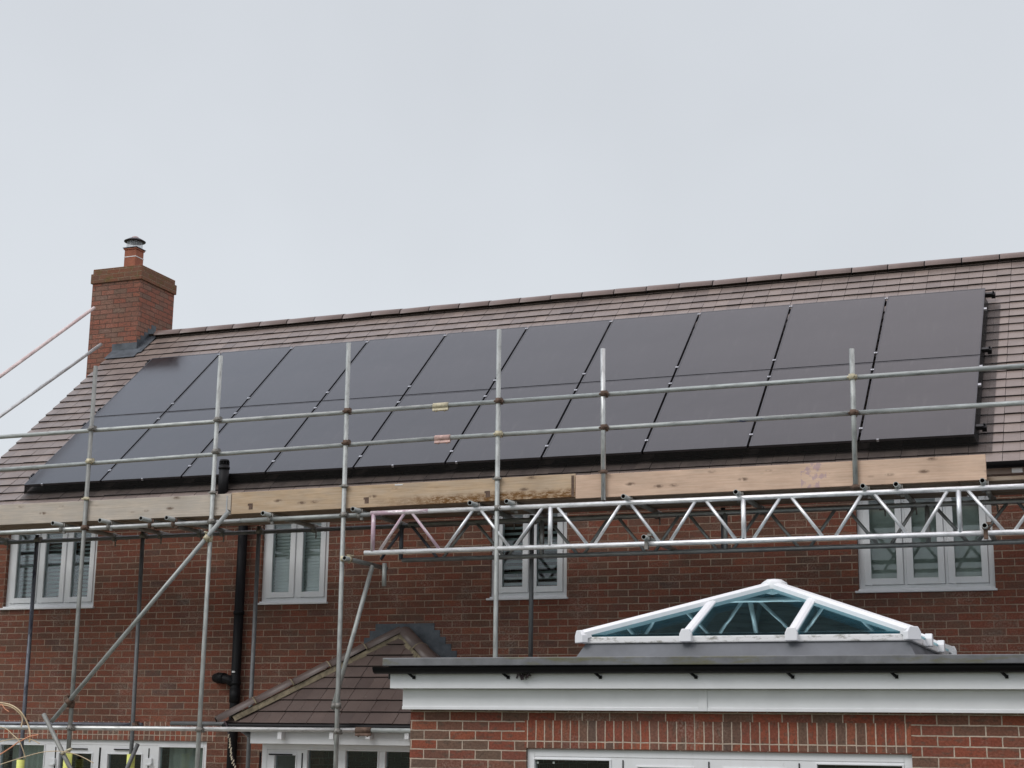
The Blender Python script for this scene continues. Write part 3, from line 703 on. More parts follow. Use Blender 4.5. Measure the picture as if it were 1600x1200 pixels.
for e in (BL, BR):                                      # hip tiles on mortar
    d = (BH-e); L = d.length; d.normalize(); side = d.cross(Z).normalized(); up = side.cross(d)
    n_t = 5; step = (L+.04)/n_t
    for k in range(n_t):
        p0 = e + d*(k*step-.06) + up*(.012); p1 = e + d*((k+1)*step-.058) + up*(.028 if k < n_t-1 else .02)
        m = MB(); n = 10; R1 = .094
        for j in range(n):
            t0, t1 = math.pi*(.06+.88*j/n), math.pi*(.06+.88*(j+1)/n)
            P = lambda c, t, rr: c + side*math.cos(t)*rr + up*math.sin(t)*rr*.86
            m.face([P(p0, t0, R1), P(p0, t1, R1), P(p1, t1, R1*.97), P(p1, t0, R1*.97)], [(t0*.1, k), (t1*.1, k), (t1*.1, k+.45), (t0*.1, k+.45)], True)
            m.face([P(p0, t0, R1), P(p0, t0, R1-.016), P(p0, t1, R1-.016), P(p0, t1, R1)])
        m.build('hip_tile', M['hip'], bayroof)
        if k:
            r_ = MB(); arc = [p0 - d*.004 + side*math.cos(math.pi*(.05+.9*j/14))*.100 + up*math.sin(math.pi*(.05+.9*j/14))*.087 for j in range(15)]
            r_.path(arc, .009, 6); r_.build('joint_mortar', M['mortar'], bayroof)
    m = MB(); a, b = e+d*.10-up*.004, BH-d*.02+up*.004
    nseg = 22
    for sd_ in (-1, 1):
        for j in range(nseg):
            q0, q1 = a+(b-a)*(j/nseg), a+(b-a)*((j+1)/nseg)
            w0, w1 = .088+.022*random.random(), .088+.022*random.random()
            m.face([q0+side*sd_*w0-up*.034, q1+side*sd_*w1-up*.034, q1+side*sd_*.078+up*.020, q0+side*sd_*.078+up*.020])
    m.build('bedding_mortar', M['mortar'], bayroof)
m = MB(); arc = [BA + Vector((math.cos(t_)*.30, -.012, .02+math.sin(t_)*.07)) for t_ in [math.pi*j/12 for j in range(13)]]
m.face([(BA.x-.355, -.007, BA.z-.14), (BA.x+.355, -.007, BA.z-.14), (BA.x+.355, -.007, BA.z+.03), (BA.x-.355, -.007, BA.z+.03)])
for k in range(10):
    zt_ = BA.z+.03-k*.075*1.0
    for sg in (-1, 1):
        xa = BA.x+sg*(.36+k*.069); m.box(min(xa-sg*.30, xa), max(xa-sg*.30, xa), -.0075-.0004*k, -.001, zt_-.20, zt_-.001*k)
m.build('flashing', M['lead'], bayroof)
m = MB(); m.face([bp(BA.x-.22, SL-.17, .006), bp(BA.x+.22, SL-.17, .006), bp(BA.x+.01, SL-.005, .008), bp(BA.x-.01, SL-.005, .008)]); m.build('lead_saddle', M['lead'], bayroof)
m = MB(); BW0, BW1, BWY = -8.72, -6.32, -1.02
m.box(BW0-.03, BW1+.03, -1.20, -1.17, 1.955, 2.125); m.box(BW0-.03, BW0, -1.17, 0, 1.955, 2.125); m.box(BW0, BW1, -1.169, BWY+.1, 1.956, 1.975)
m.box(BW1, BW1+.03, -1.17, 0, 1.955, 2.125)
m.build('bay_fascia', M['upvc'], house, bevel=.004)
m = MB()
for px in (442, 522.6, 579.5, 640):
    q = at(px, 1149, -1.21); m = MB(); m.box(q.x-.024, q.x+.024, -1.285, -1.201, q.z-.04, q.z+.06); m.build('gutter_bracket', M['upvc'], house, bevel=.003)
m = MB(); m.box(BL.x+.02, BR.x-.02, -1.33, -1.236, 2.105, 2.160); m.box(BL.x+.02, BL.x+.11, -1.236, -.01, 2.105, 2.158); m.build('bay_gutter', M['gutterblack'], house, bevel=.02)
m = MB(); m.face([BL+Vector((.12, .02, -.05)), (BL.x+.12, -.6, 2.12), (BW0-.03, -.6, 1.99), (BW0-.03, -1.17, 1.99)]); m.face([(BL.x+.12, -.02, 2.11), BL+Vector((.12, .02, -.05)), (BW0-.031, -1.17, 2.10), (BW0-.031, -.02, 2.10)]); m.build('bay_soffit', M['upvc'], house)
Db = lambda px: at(px, 1185, BWY+.03).x
z1_ = at(500, 1172, BWY+.06).z; z2_ = at(440, 1180, BWY+.06).z
bd = door_set(BW0, BW1, 1.953, BWY, [(Db(429), Db(462), z2_), (Db(480), Db(522), z1_), (Db(540), Db(590), z1_), (Db(602), Db(648), z1_)], [(Db(406), Db(472))], house, 'bay_door')
m = MB(); m.box(BW0, BW0+.06, BWY+.101, -.001, GZ, 1.955); m.box(BW1-.06, BW1, BWY+.101, -.001, GZ, 1.955); m.build('bay_side', M['upvc'], house)

# ------------------------------------------------------------------ the extension
EX0, EX1, EY = -5.523, 1.1, -4.2
ext = thing('brick_extension', ((EX0+EX1)/2, -2.1, GZ), 'single-storey flat-roofed brick extension with white fascia and glazed roof lantern', 'extension')
m = MB(); W0, W1, WZ = -4.516, -1.535, 1.968
wall_cells(m, EX0, EX1, GZ, 2.42, [(W0, W1, GZ+.03, WZ)], EY, .28)
for x, sgn in ((EX0, -1), (EX1, 1)):
    pts = [(x, EY, GZ), (x, 0, GZ), (x, 0, 2.42), (x, EY, 2.42)]; m.face(pts if sgn > 0 else pts[::-1])
m.build('wall', M['brick2'], ext)
m = MB(); m.box(W0-.012, W1+.0, EY-.003, EY+.06, WZ+.006, 2.186, skip='b'); m.build('soldier_course', M['soldier'], ext)
De = lambda px: at(px, 1192, EY+.04).x
zr_ = lambda px, py: at(px, py, EY+.05).z
ed = door_set(W0, W1, WZ, EY, [(De(836), De(953), zr_(900, 1188)), (De(997), De(1083), zr_(1040, 1200)), (De(1133), De(1225), zr_(1180, 1202.5)), (De(1277), De(1410), zr_(1340, 1196))], [], ext, 'french_door')
m = MB()
for px in (974, 1108, 1249): m.box(De(px)-.004, De(px)+.004, EY+.026, EY+.05, GZ+.1, zr_(1100, 1190)); 
m.build('leaf_gap', M['black'], ed)
for px in (840, 865):
    m = MB(); q = at(px, 1191.5, EY+.05); m.box(q.x-.008, q.x+.008, EY+.05, EY+.059, q.z-.008, q.z+.008); m.build('sticker', M['curtain'], ed)
FL, FH = EY-.10, EY-.20
m = MB(); m.box(EX0-.03, EX1+.03, FL, EY, 2.262, 2.424); m.box(EX0-.032, EX1+.032, FL-.006, FL, 2.262, 2.288); m.build('fascia', M['upvc_ext'], ext, bevel=.003)
m = MB(); m.box(EX0-.10, EX1+.10, FH, EY+.02, 2.426, 2.556); m.build('fascia_upper', M['upvc_ext'], ext, bevel=.003)
m = MB(); q = at(1098, 1090, FL); m.box(q.x-.035, q.x+.035, FL-.010, FL-.001, 2.262, 2.424); m.build('fascia_joint', M['upvc'], ext, bevel=.002)
m = MB(); gy, gz, r_ = FH-.056, 2.592, .053                # gutter
prof = [(gy+math.cos(math.pi+math.pi*k/12)*r_, gz+math.sin(math.pi+math.pi*k/12)*r_*1.0) for k in range(13)]
gx0 = at(586, 1047, gy).x
for (y0, z0), (y1, z1) in zip(prof, prof[1:]): m.face([(gx0, y0, z0), (EX1+.15, y0, z0), (EX1+.15, y1, z1), (gx0, y1, z1)], smooth=True)
m.face([(gx0, *p) for p in prof], [(0, 0)]*13); m.face([(gx0, gy-r_, gz), (EX1+.15, gy-r_, gz), (EX1+.15, gy+r_, gz), (gx0, gy+r_, gz)])
gut = m.build('gutter', M['gutterblack'], ext)
for px in (645, 792, 936, 1085, 1236, 1398, 1570):
    q = at(px, 1046, FH-.01); m = MB(); m.beam((q.x-.022, FH-.05, 2.545), (q.x+.010, FH-.012, 2.512), .015, .016); m.box(q.x+.0, q.x+.022, FH-.016, FH-.001, 2.500, 2.524); m.build('gutter_bracket', M['gutterblack'], gut)
q = at(818, 1045, FH-.03); m = MB()
for k in range(14):
    a = Vector((q.x+random.uniform(-.05, .06), FH-.03+random.uniform(-.02, .02), 2.535)); m.beam(a, a+Vector((random.uniform(-.03, .03), random.uniform(-.02, .02), random.uniform(-.045, -.01))), .008, .012)
tag_l = m.build('leaf_litter', M['twine'], gut)
m = MB(); m.box(EX0-.16, EX1+.16, FH-.03, FH+.03, 2.603, 2.668); trim = m.build('edge_trim', M['trim'], ext, bevel=.006)
LX0, LX1, LY0, LY1, LZ = -4.36, -1.612, -3.3, -.55, 2.858
m = MB(); z_ = 2.655
xs = [EX0-.13, LX0+.12, LX1-.12, EX1+.13]; ys = [FH+.031, LY0+.12, LY1-.12, -.001]
for i in range(3):
    for j in range(3):
        if i == 1 and j == 1: continue
        m.face([(xs[i], ys[j], z_), (xs[i+1], ys[j], z_), (xs[i+1], ys[j+1], z_), (xs[i], ys[j+1], z_)])
        m.face([(xs[i], ys[j+1], 2.43), (xs[i+1], ys[j+1], 2.43), (xs[i+1], ys[j], 2.43), (xs[i], ys[j], 2.43)])
m.face([(xs[0], ys[0], 2.5), (xs[0], ys[0], z_), (xs[0], -.001, z_), (xs[0], -.001, 2.5)])
m.build('flat_roof', M['membrane'], ext)
# lantern: kerb, ring beam, rafters, hips, glass
m = MB()
ko, ki = .10, .0
o_ = [(LX0-.06, LY0-.10), (LX1+.06, LY0-.10), (LX1+.06, LY1+.10), (LX0-.06, LY1+.10)]; i_ = [(LX0+.03, LY0+.02), (LX1-.03, LY0+.02), (LX1-.03, LY1-.02), (LX0+.03, LY1-.02)]
for k in range(4):
    a, b = o_[k], o_[(k+1) % 4]; c, d = i_[(k+1) % 4], i_[k]
    m.face([(a[0], a[1], 2.656), (b[0], b[1], 2.656), (c[0], c[1], 2.835), (d[0], d[1], 2.835)])
    e_ = [(LX0+.13, LY0+.13), (LX1-.13, LY0+.13), (LX1-.13, LY1-.13), (LX0+.13, LY1-.13)]
    f_, h_ = e_[k], e_[(k+1) % 4]
    m.face([(h_[0], h_[1], 2.44), (f_[0], f_[1], 2.44), (f_[0], f_[1], 2.835), (h_[0], h_[1], 2.835)]); m.face([(d[0], d[1], 2.836), (c[0], c[1], 2.836), (h_[0], h_[1], 2.836), (f_[0], f_[1], 2.836)])
m.build('lantern_kerb', M['membrane'], ext)
lan = MB(); bw = .11
lan.box(LX0, LX1, LY0, LY0+bw, 2.837, 2.895); lan.box(LX0, LX1, LY1-bw, LY1, 2.837, 2.895); lan.box(LX0, LX0+bw, LY0+bw, LY1-bw, 2.837, 2.895); lan.box(LX1-bw, LX1, LY0+bw, LY1-bw, 2.837, 2.895)
lantern = lan.build('lantern', M['algae'], ext, bevel=.01)
AX = (LX0+LX1)/2; AZ = 3.415; AF = Vector((AX, LY0+1.375, AZ)); AB = Vector((AX, LY1-1.375, AZ))
if AB.y < AF.y: AB = AF.copy()
corn = [Vector((LX0, LY0, 2.90)), Vector((LX1, LY0, 2.90)), Vector((LX1, LY1, 2.90)), Vector((LX0, LY1, 2.90))]
def bar(name, p, q, w=.085, h=.05, mat='upvc'):
    m = MB(); p, q = Vector(p), Vector(q); d = (q-p).normalized(); side = d.cross(Z).normalized(); up = side.cross(d)
    pts = [(-w/2, -h/2), (w/2, -h/2), (w/2, h*.25), (w*.24, h/2), (-w*.24, h/2), (-w/2, h*.25)]
    A = [p+side*a+up*b for a, b in pts]; Bq = [q+side*a+up*b for a, b in pts]
    for k in range(6):
        j = (k+1) % 6; m.face([A[k], A[j], Bq[j], Bq[k]], [(0, 0), (.05, 0), (.05, 1), (0, 1)])
    m.face(A[::-1]); m.face(Bq)
    return m.build(name, M[mat], ext if False else ext, bevel=.004)
hip_pairs = [(corn[0], AF), (corn[1], AF), (corn[2], AB), (corn[3], AB)]
for c, a in hip_pairs: bar('hip_bar', c+Vector((0, 0, .01)), a+Vector((0, 0, .012)), .130, .075)
if (AB-AF).length > .05: bar('ridge_bar', AF+Vector((0, -.02, .014)), AB+Vector((0, .02, .014)), .115, .08)
m = MB(); m.lathe((AF.x, AF.y, AF.z), [(.115, -.03), (.12, .03), (.07, .062), (0, .07)], 8); m.build('ridge_boss', M['upvc'], ext)
if (AB-AF).length > .05:
    m = MB(); m.lathe((AB.x, AB.y, AB.z), [(.115, -.03), (.12, .03), (.07, .062), (0, .07)], 8); m.build('ridge_boss', M['upvc'], ext)
def on_hip(c, a, **kw):
    ax, v = list(kw.items())[0]; i = 'xyz'.index(ax); t_ = (v-c[i])/(a[i]-c[i]); return c+(a-c)*t_
jx = (-3.441, -2.5615)
for x in jx:
    c, a = (hip_pairs[0] if x < AX else hip_pairs[1]); q = on_hip(c, a, x=x)
    bar('rafter', (x, LY0-.005, 2.91), q+Vector((0, 0, .008)), .080, .055)
    c, a = (hip_pairs[3] if x < AX else hip_pairs[2]); q = on_hip(c, a, x=x)
    bar('rafter', (x, LY1+.005, 2.91), q+Vector((0, 0, .008)), .080, .055)
for y in (LY0+.92, LY0+1.83):
    for sx, c0, c1 in ((LX0, 0, 3), (LX1, 1, 2)):
        q = on_hip(corn[c0], AF, y=y) if y < AF.y else (on_hip(corn[c1], AB, y=y) if y > AB.y else Vector((AX, y, AZ)))
        bar('rafter', (sx, y, 2.91), q+Vector((0, 0, .008)), .080, .055)
def end_cap(x, y, ax, ay, w=.10):
    m = MB(); s_ = Vector((-ay, ax, 0)); o_ = Vector((ax, ay, 0)); p = Vector((x, y, 0))
    sh = [(-w/2, 2.842), (w/2, 2.842), (w/2*1.0, 2.905), (w*.30, 2.948), (-w*.30, 2.948), (-w/2, 2.905)]
    A = [p+s_*a+Z*b for a, b in sh]; Bq = [q+o_*.06 for q in A]
    m.face(A[::-1]); m.face(Bq)
    for k in range(6): j = (k+1) % 6; m.face([A[k], A[j], Bq[j], Bq[k]])
    m.build('end_cap', M['upvc'], ext, bevel=.006)
for x in jx: end_cap(x, LY0+.005, 0, -1)
for (x, y, a, b) in ((LX0+.02, LY0+.02, -.707, -.707), (LX1-.02, LY0+.02, .707, -.707), (LX1-.02, LY1-.02, .707, .707), (LX0+.02, LY1-.02, -.707, .707)): end_cap(x, y, a, b, .135)
for y in (LY0+.92, LY0+1.83): end_cap(LX1-.005, y, 1, 0); end_cap(LX0+.005, y, -1, 0)
def pane(pts):
    m = MB(); n = (Vector(pts[1])-Vector(pts[0])).cross(Vector(pts[2])-Vector(pts[0])).normalized()
    top = [Vector(p)+n*.010 for p in pts]; bot = [Vector(p)-n*.010 for p in pts]
    m.face(top); m.face(bot[::-1])
    for k in range(len(pts)): j = (k+1) % len(pts); m.face([bot[k], bot[j], top[j], top[k]])
    m.build('glass_pane', M['glass_teal'], ext)
zl = Vector((0, 0, -.004))
h0, h1 = on_hip(corn[0], AF, x=jx[0]), on_hip(corn[1], AF, x=jx[1])
b0, b1 = Vector((jx[0], LY0, 2.90)), Vector((jx[1], LY0, 2.90))
pane([corn[0], b0, h0]); pane([b0, b1, h1, AF, h0]); pane([b1, corn[1], h1])
pane([corn[1], corn[2], AB, AF] if (AB-AF).length > .02 else [corn[1], corn[2], AF]); pane([corn[3], corn[0], AF, AB] if (AB-AF).length > .02 else [corn[3], corn[0], AF]); pane([corn[2], corn[3], AB])

# ------------------------------------------------------------------ solar panels
PX0, PW = -12.859, 1.154
ROWS = [(0.0, 1.7135), (1.7305, 3.429)]
ords = ['first', 'second', 'third', 'fourth', 'fifth', 'sixth', 'seventh', 'eighth', 'ninth', 'tenth']
extra = {(0, 0): 'at the bottom left corner of the array', (0, 9): 'at the bottom right corner of the array', (1, 0): 'at the top left corner, nearest the chimney', (1, 9): 'at the top right corner of the array'}
for r, (s0, s1) in enumerate(ROWS):
    for i in range(10):
        x0 = PX0 + i*PW + .013; x1 = PX0 + (i+1)*PW - .013
        c = rp((x0+x1)/2, (s0+s1)/2, OFF-.02)
        lab = ('black solar panel ' + extra[(r, i)]) if (r, i) in extra else 'black solar panel in the %s row, %s from the %s' % (('lower', 'upper')[r], (ords[i] if i < 5 else ords[9-i]), ('left' if i < 5 else 'right'))
        pa = thing('solar_panel', c, lab, 'solar panel', 'solar panels on the roof')
        tilt = random.uniform(-.0010, .0010); tilt2 = random.uniform(-.0008, .0008)
        fr = MB(); w = .016; hx, hs = (x1-x0)/2, (s1-s0)/2; n2 = (N + X*tilt + T*tilt2).normalized()
        cc = c
        fr.obox(cc+X*(-hx+w/2), X, T, n2, w/2, hs, .0175); fr.obox(cc+X*(hx-w/2), X, T, n2, w/2, hs, .0175)
        fr.obox(cc-T*(hs-w/2), X, T, n2, hx-w, w/2, .0175); fr.obox(cc+T*(hs-w/2), X, T, n2, hx-w, w/2, .0175)
        fr.build('panel_frame', M['frame'], pa)
        gm = MB(); gm.obox(cc+n2*.009, X, (T - n2*T.dot(n2)).normalized(), n2, hx-w, hs-w, .007); gm.build('panel_glass', M['panel'], pa)
# rails with clamps
for k, (s, nm) in enumerate(((.235, 'lowest black mounting rail, along the bottom of the lower panels'), (1.535, 'black mounting rail just below the seam between the panel rows'), (1.94, 'black mounting rail just above the seam between the panel rows'), (3.36, 'topmost black mounting rail, under the upper edge of the panels'))):
    c = rp(PX0+5*PW, s, .075)
    ra = thing('mounting_rail', c, nm, 'rail', 'panel mounting rails')
    m = MB(); m.obox(c, X, T, N, 5*PW+(.07 if k in (0, 2, 3) else .02), .022, .022); m.build('rail', M['rail'], ra)
    if k in (0, 2, 3):
        e_ = rp(PX0+10*PW+.075, s, .06); m = MB(); m.obox(e_, X, T, N, .022, .030, .026); m.obox(e_+N*.036+T*.02, X, T, N, .010, .010, .010); m.build('rail_bracket', M['black'], ra)
    for i in range(1, 10):
        q = rp(PX0+i*PW, s, OFF+.004); m = MB(); m.obox(q-N*.002, X, T, N, .018, .015, .003); m.tube(q, q+N*.006, .006, 8); m.build('clamp', M['clamp'], ra)
    if k: 
        q = rp(PX0+10*PW+.006, s-.5 if k != 1 else 1.03, OFF-.006); m = MB(); m.obox(q, X, T, N, .016, .022, .012); m.build('end_clip', M['clamp'], ra)
    q = rp(PX0-.006, s, OFF-.01); m = MB(); m.obox(q, X, T, N, .012, .03, .014); m.build('end_clip', M['black'], ra)
    if k == 0:
        for xx in (-12.57, -11.1, -7.74, -6.95, -2.28):
            q = rp(xx, -.006, OFF-.012); m = MB(); m.obox(q, X, T, N, .011, .008, .014); m.build('skirt_clip', M['clamp'], ra)

# black bird mesh clipped round the array, folded out onto the tiles
def mesh_mat(name, dens):
    t = NT(name); tr = t.new('ShaderNodeBsdfTransparent')
    t.set((.012, .012, .012), rough=.6, spec=.2)
    mx = t.new('ShaderNodeMixShader'); n = t.ramp(t.noise(t.uv, 9, 3), [(.3, dens-.07), (.7, dens+.07)])
    t.l.new(n, mx.inputs[0]); t.l.new(tr.outputs[0], mx.inputs[1]); t.l.new(t.b.outputs[0], mx.inputs[2]); t.l.new(mx.outputs[0], t.out.inputs[0]); return t.m
M['mesh'] = mesh_mat('bird_mesh_apron', .42); M['mesh_dense'] = mesh_mat('bird_mesh_upstand', .80)
PX1 = PX0 + 10*PW
bm_ = thing('bird_mesh', rp(PX1, 0, 0), 'fine black wire mesh closing the gap round the edges of the solar array', 'mesh')
m = MB()
m.face([rp(PX1-.012, -.002, OFF-.03), rp(PX1+.02, -.03, .008), rp(PX1+.02, 3.25, .008), rp(PX1-.012, 3.25, OFF-.03)], [(0, 0), (.12, 0), (.12, 3.3), (0, 3.3)])
m.face([rp(PX0+.012, 3.25, OFF-.03), rp(PX0-.02, 3.25, .008), rp(PX0-.02, -.03, .008), rp(PX0+.012, -.002, OFF-.03)], [(0, 0), (.12, 0), (.12, 3.3), (0, 3.3)])
m.face([rp(PX0+.012, -.002, OFF-.03), rp(PX0-.02, -.022, .008), rp(PX1+.02, -.022, .008), rp(PX1-.012, -.002, OFF-.03)], [(0, 0), (0, .12), (11, .12), (11, 0)])
m.build('mesh_upstand', M['mesh_dense'], bm_)
m = MB()
m.face([rp(PX1+.021, -.16, .007), rp(PX1+.155, -.16, .007), rp(PX1+.155, 3.25, .007), rp(PX1+.021, 3.25, .007)], [(0, 0), (.14, 0), (.14, 3.4), (0, 3.4)])
m.face([rp(PX0-.02, -.16, .007), rp(PX1+.02, -.16, .007), rp(PX1+.02, -.023, .007), rp(PX0-.02, -.023, .007)], [(0, 0), (11, 0), (11, .1), (0, .1)])
m.build('mesh_apron', M['mesh'], bm_)

# ------------------------------------------------------------------ scaffold
scaf = thing('scaffold', (-6.5, -1.0, GZ), 'galvanised tube scaffolding with guard rails standing along the house front', 'scaffolding')
R = .0242; YO, YI, YR = -1.50, -.45, -1.447
def tubep(name, p, q, mat, parent=scaf, hollow=0.0, r=R, n=16):
    m = MB(); m.tube(p, q, r, n, hollow=hollow); return m.build(name, [M[mat], M['bore']], parent)
def coupler(parent, p, a1, q, a2, mat='coupler'):
    """right-angle clamp: collar round tube along a1 at p and round tube along a2 at q"""
    m = MB(); p, q, a1, a2 = Vector(p), Vector(q), Vector(a1).normalized(), Vector(a2).normalized()
    m.tube(p-a1*.027, p+a1*.027, R+.007, 14); m.tube(q-a2*.027, q+a2*.027, R+.007, 14)
    mid = (p+q)/2; c = a1.cross(a2); c = c.normalized() if c.length > .01 else X
    m.obox(mid, a1, a2, a1.cross(a2).normalized() if a1.cross(a2).length > .01 else X, .024, .024, .03)
    bx = (q-p).normalized()
    m.tube(p+a2*(R+.008)-bx*.015, p+a2*(R+.016)-bx*.05, .008, 8); m.obox(p+a2*(R+.014), a1, a2, bx, .016, .010, .022)
    m.tube(p-a2*(R+.006), p-a2*(R+.022), .011, 8)
    m.tube(q+a1*(R+.004)+bx*.02, q+a1*(R+.004)-bx*.06, .0075, 8); m.obox(q+a1*(R+.008), a1, a2, bx, .010, .018, .022)
    return m.build('coupler', M[mat], parent)
def sleeve(parent, p, ax, mat):
    m = MB(); ax = Vector(ax).normalized(); p = Vector(p)
    m.tube(p-ax*.085, p+ax*.085, R+.008, 14); dn = Vector((0, -.3, -1)).normalized()
    m.obox(p+dn*(R+.018), ax, ax.cross(dn).normalized(), dn, .088, .010, .014)
    for k in (-.05, .05): m.tube(p+ax*k+dn*.02, p+ax*k+dn*.068, .008, 8); m.obox(p+ax*k+dn*.05, ax, ax.cross(dn).normalized(), dn, .016, .014, .008)
    return m.build('sleeve_coupler', M[mat], parent)
r1z = lambda x: 5.405 if x > -9.5 else 5.405-(-9.5-x)*.006
r2z = lambda x: 5.062 if x > -8.5 else 5.062-(-8.5-x)*.016
# outer standards: x at base, x at top, top z, material, coupler paints
ST = [(-10.815, -10.815, 6.125, 'galv_dark', 'coupler'), (-9.200, -9.175, 6.123, 'galv', 'coupler'), (-7.565, -7.600, 6.147, 'galv', 'cream_cpl'), (-5.850, -5.872, 6.155, 'galv', 'coupler')]
lz = lambda x: 4.272 + (x+11)*.0075 if x < -7.4 else 4.30
for k, (xb, xt, zt_, mt, cm) in enumerate(ST):
    st = tubep('standard', (xb, YO, GZ), (xt, YO, zt_), 'galv' if k else 'galv_mid', hollow=.84)
    xa = lambda z: xb+(xt-xb)*(z-GZ)/(zt_-GZ)
    for z, mm in ((r1z(xb), ('coupler', 'coupler', 'rust', 'rust')[k]), (r2z(xb), ('cream_cpl', 'coupler', 'rust', 'cream_cpl')[k]), (lz(xb), ('rust', 'coupler', 'coupler', 'coupler')[k]), (2.09, 'coupler')):
        if k == 3 and z < 3: continue
        coupler(st, (xa(z), YO, z), Z, (xa(z), YR, z), X, mm)
    m = MB(); zc = 4.60; m.tube((xa(zc), YO, zc-.018), (xa(zc), YO, zc+.018), R+.008, 14); m.obox((xa(zc)+.0, YO-.012, zc), X, Y, Z, .048, .012, .008); m.build('board_clip', M['coupler' if k != 0 else 'cream_cpl'], st)
for (xb, zb, xt, zt_, mt) in ((-4.743, 4.335, -4.750, 5.866, 'galv_bright'), (-2.291, 4.36, -2.283, 5.677, 'galv')):
    st = tubep('standard', (xb, YO, zb), (xt, YO, zt_), mt, hollow=.84)
    for z, mm in ((5.405, 'cream_cpl' if mt == 'galv' else 'rust'), (5.062, 'rust')): coupler(st, (xb, YO, z), Z, (xb, YR, z), X, mm)
    m = MB(); zc = 4.615 if mt != 'galv' else 4.36; m.tube((xb, YO, zc-.018), (xb, YO, zc+.018), R+.008, 14); m.obox((xb, YO-.012, zc), X, Y, Z, .048, .012, .008); m.build('board_clip', M['rust'], st)
# inner standards
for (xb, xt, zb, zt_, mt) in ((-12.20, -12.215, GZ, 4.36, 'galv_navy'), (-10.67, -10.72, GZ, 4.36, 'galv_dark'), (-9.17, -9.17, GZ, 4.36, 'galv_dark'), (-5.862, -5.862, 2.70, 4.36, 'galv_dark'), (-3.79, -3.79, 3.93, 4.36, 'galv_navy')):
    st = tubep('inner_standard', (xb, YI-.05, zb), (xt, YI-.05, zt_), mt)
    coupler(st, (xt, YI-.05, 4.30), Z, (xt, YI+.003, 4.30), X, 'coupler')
    if zb < 0: coupler(st, (xb, YI-.05, 2.135), Z, (xb, YI+.003, 2.135), X, 'rust')
# guard rails
tubep('guard_rail', (-14.2, YR, r1z(-14.2)), (-6.53, YR, 5.405), 'galv'); tubep('guard_rail', (-6.525, YR, 5.405), (1.5, YR, 5.415), 'galv')
tubep('guard_rail', (-14.2, YR, r2z(-14.2)), (-6.50, YR, 5.062), 'galv'); tubep('guard_rail', (-6.495, YR, 5.062), (-2.30, YR, 5.068), 'galv_blue'); tubep('guard_rail', (-2.295, YR, 5.068), (1.5, YR, 5.072), 'galv_blue')
sleeve(scaf, (-6.53, YR, 5.405), X, 'cream_cpl'); sleeve(scaf, (-6.50, YR, 5.062), X, 'pink_cpl')
# ledgers
tubep('ledger', (-14.2, YR, lz(-14.2)), (-8.85, YR, lz(-8.85)), 'galv_bright'); tubep('ledger', (-8.845, YR, lz(-8.85)), (-7.18, YR, lz(-7.45)), 'galv_blue')
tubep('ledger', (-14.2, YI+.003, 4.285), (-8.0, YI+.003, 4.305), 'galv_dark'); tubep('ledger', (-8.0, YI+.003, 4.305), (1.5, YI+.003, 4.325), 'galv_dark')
tubep('ledger', (-14.2, YR, 2.083), (-7.36, YR, 2.103), 'galv_bright'); tubep('ledger', (-7.355, YR, 2.103), (-5.6, YR, 2.105), 'galv')
sleeve(scaf, (-7.30, YR, 2.103), X, 'rust')
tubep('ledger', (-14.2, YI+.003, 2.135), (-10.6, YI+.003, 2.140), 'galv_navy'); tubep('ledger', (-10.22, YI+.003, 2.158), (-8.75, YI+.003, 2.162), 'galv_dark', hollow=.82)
# transoms carrying the deck
for (x, z) in ((-12.7, 4.32), (-11.15, 4.322), (-10.52, 4.33), (-9.98, 4.330), (-9.68, 4.330), (-8.49, 4.335), (-7.43, 4.338), (-6.11, 4.346), (-5.71, 4.344), (-4.5, 4.345), (-3.4, 4.346), (-2.21, 4.348), (-1.91, 4.352), (-1.15, 4.350), (.2, 4.35)):
    e = random.uniform(-.03, .03)
    tr = tubep('transom', (x, -1.62+e, z), (x+random.uniform(-.02, .02), -.2, z), 'galv', hollow=.80)
    m = MB(); m.tube((x, YR-.022, z), (x, YR+.022, z), R+.007, 14); m.tube((x-.022, YR, z-.05), (x+.022, YR, z-.05), R+.008, 14); m.tube((x+.036, YR-.01, z+.02), (x+.036, YR-.01, z-.10), .0075, 8); m.obox((x+.036, YR-.01, z-.085), X, Y, Z, .016, .014, .012)
    m.build('coupler', M[random.choice(('coupler', 'coupler', 'rust'))], tr)
    m = MB(); m.tube((x, YI-.02, z), (x, YI+.03, z), R+.007, 14); m.tube((x-.022, YI+.003, z-.035), (x+.022, YI+.003, z-.035), R+.007, 12); m.tube((x+.03, YI-.01, z-.02), (x+.04, YI-.03, z-.13), .008, 8); m.build('coupler', M['coupler'], tr)
for (x, z) in ((-4.30, 3.945), (-1.15, 3.945)):
    tr = tubep('transom', (x, -1.62, z), (x, -.45, z), 'galv', hollow=.80)
    m = MB(); m.tube((x, YO-.02, z), (x, YO+.03, z), R+.009, 14); m.obox((x, YO-.02, z-.06), X, Y, Z, .018, .02, .05); m.obox((x+.03, YO-.02, z+.03), X, Y, Z, .022, .012, .012); m.build('coupler', M['rust' if x > -2 else 'coupler'], tr)
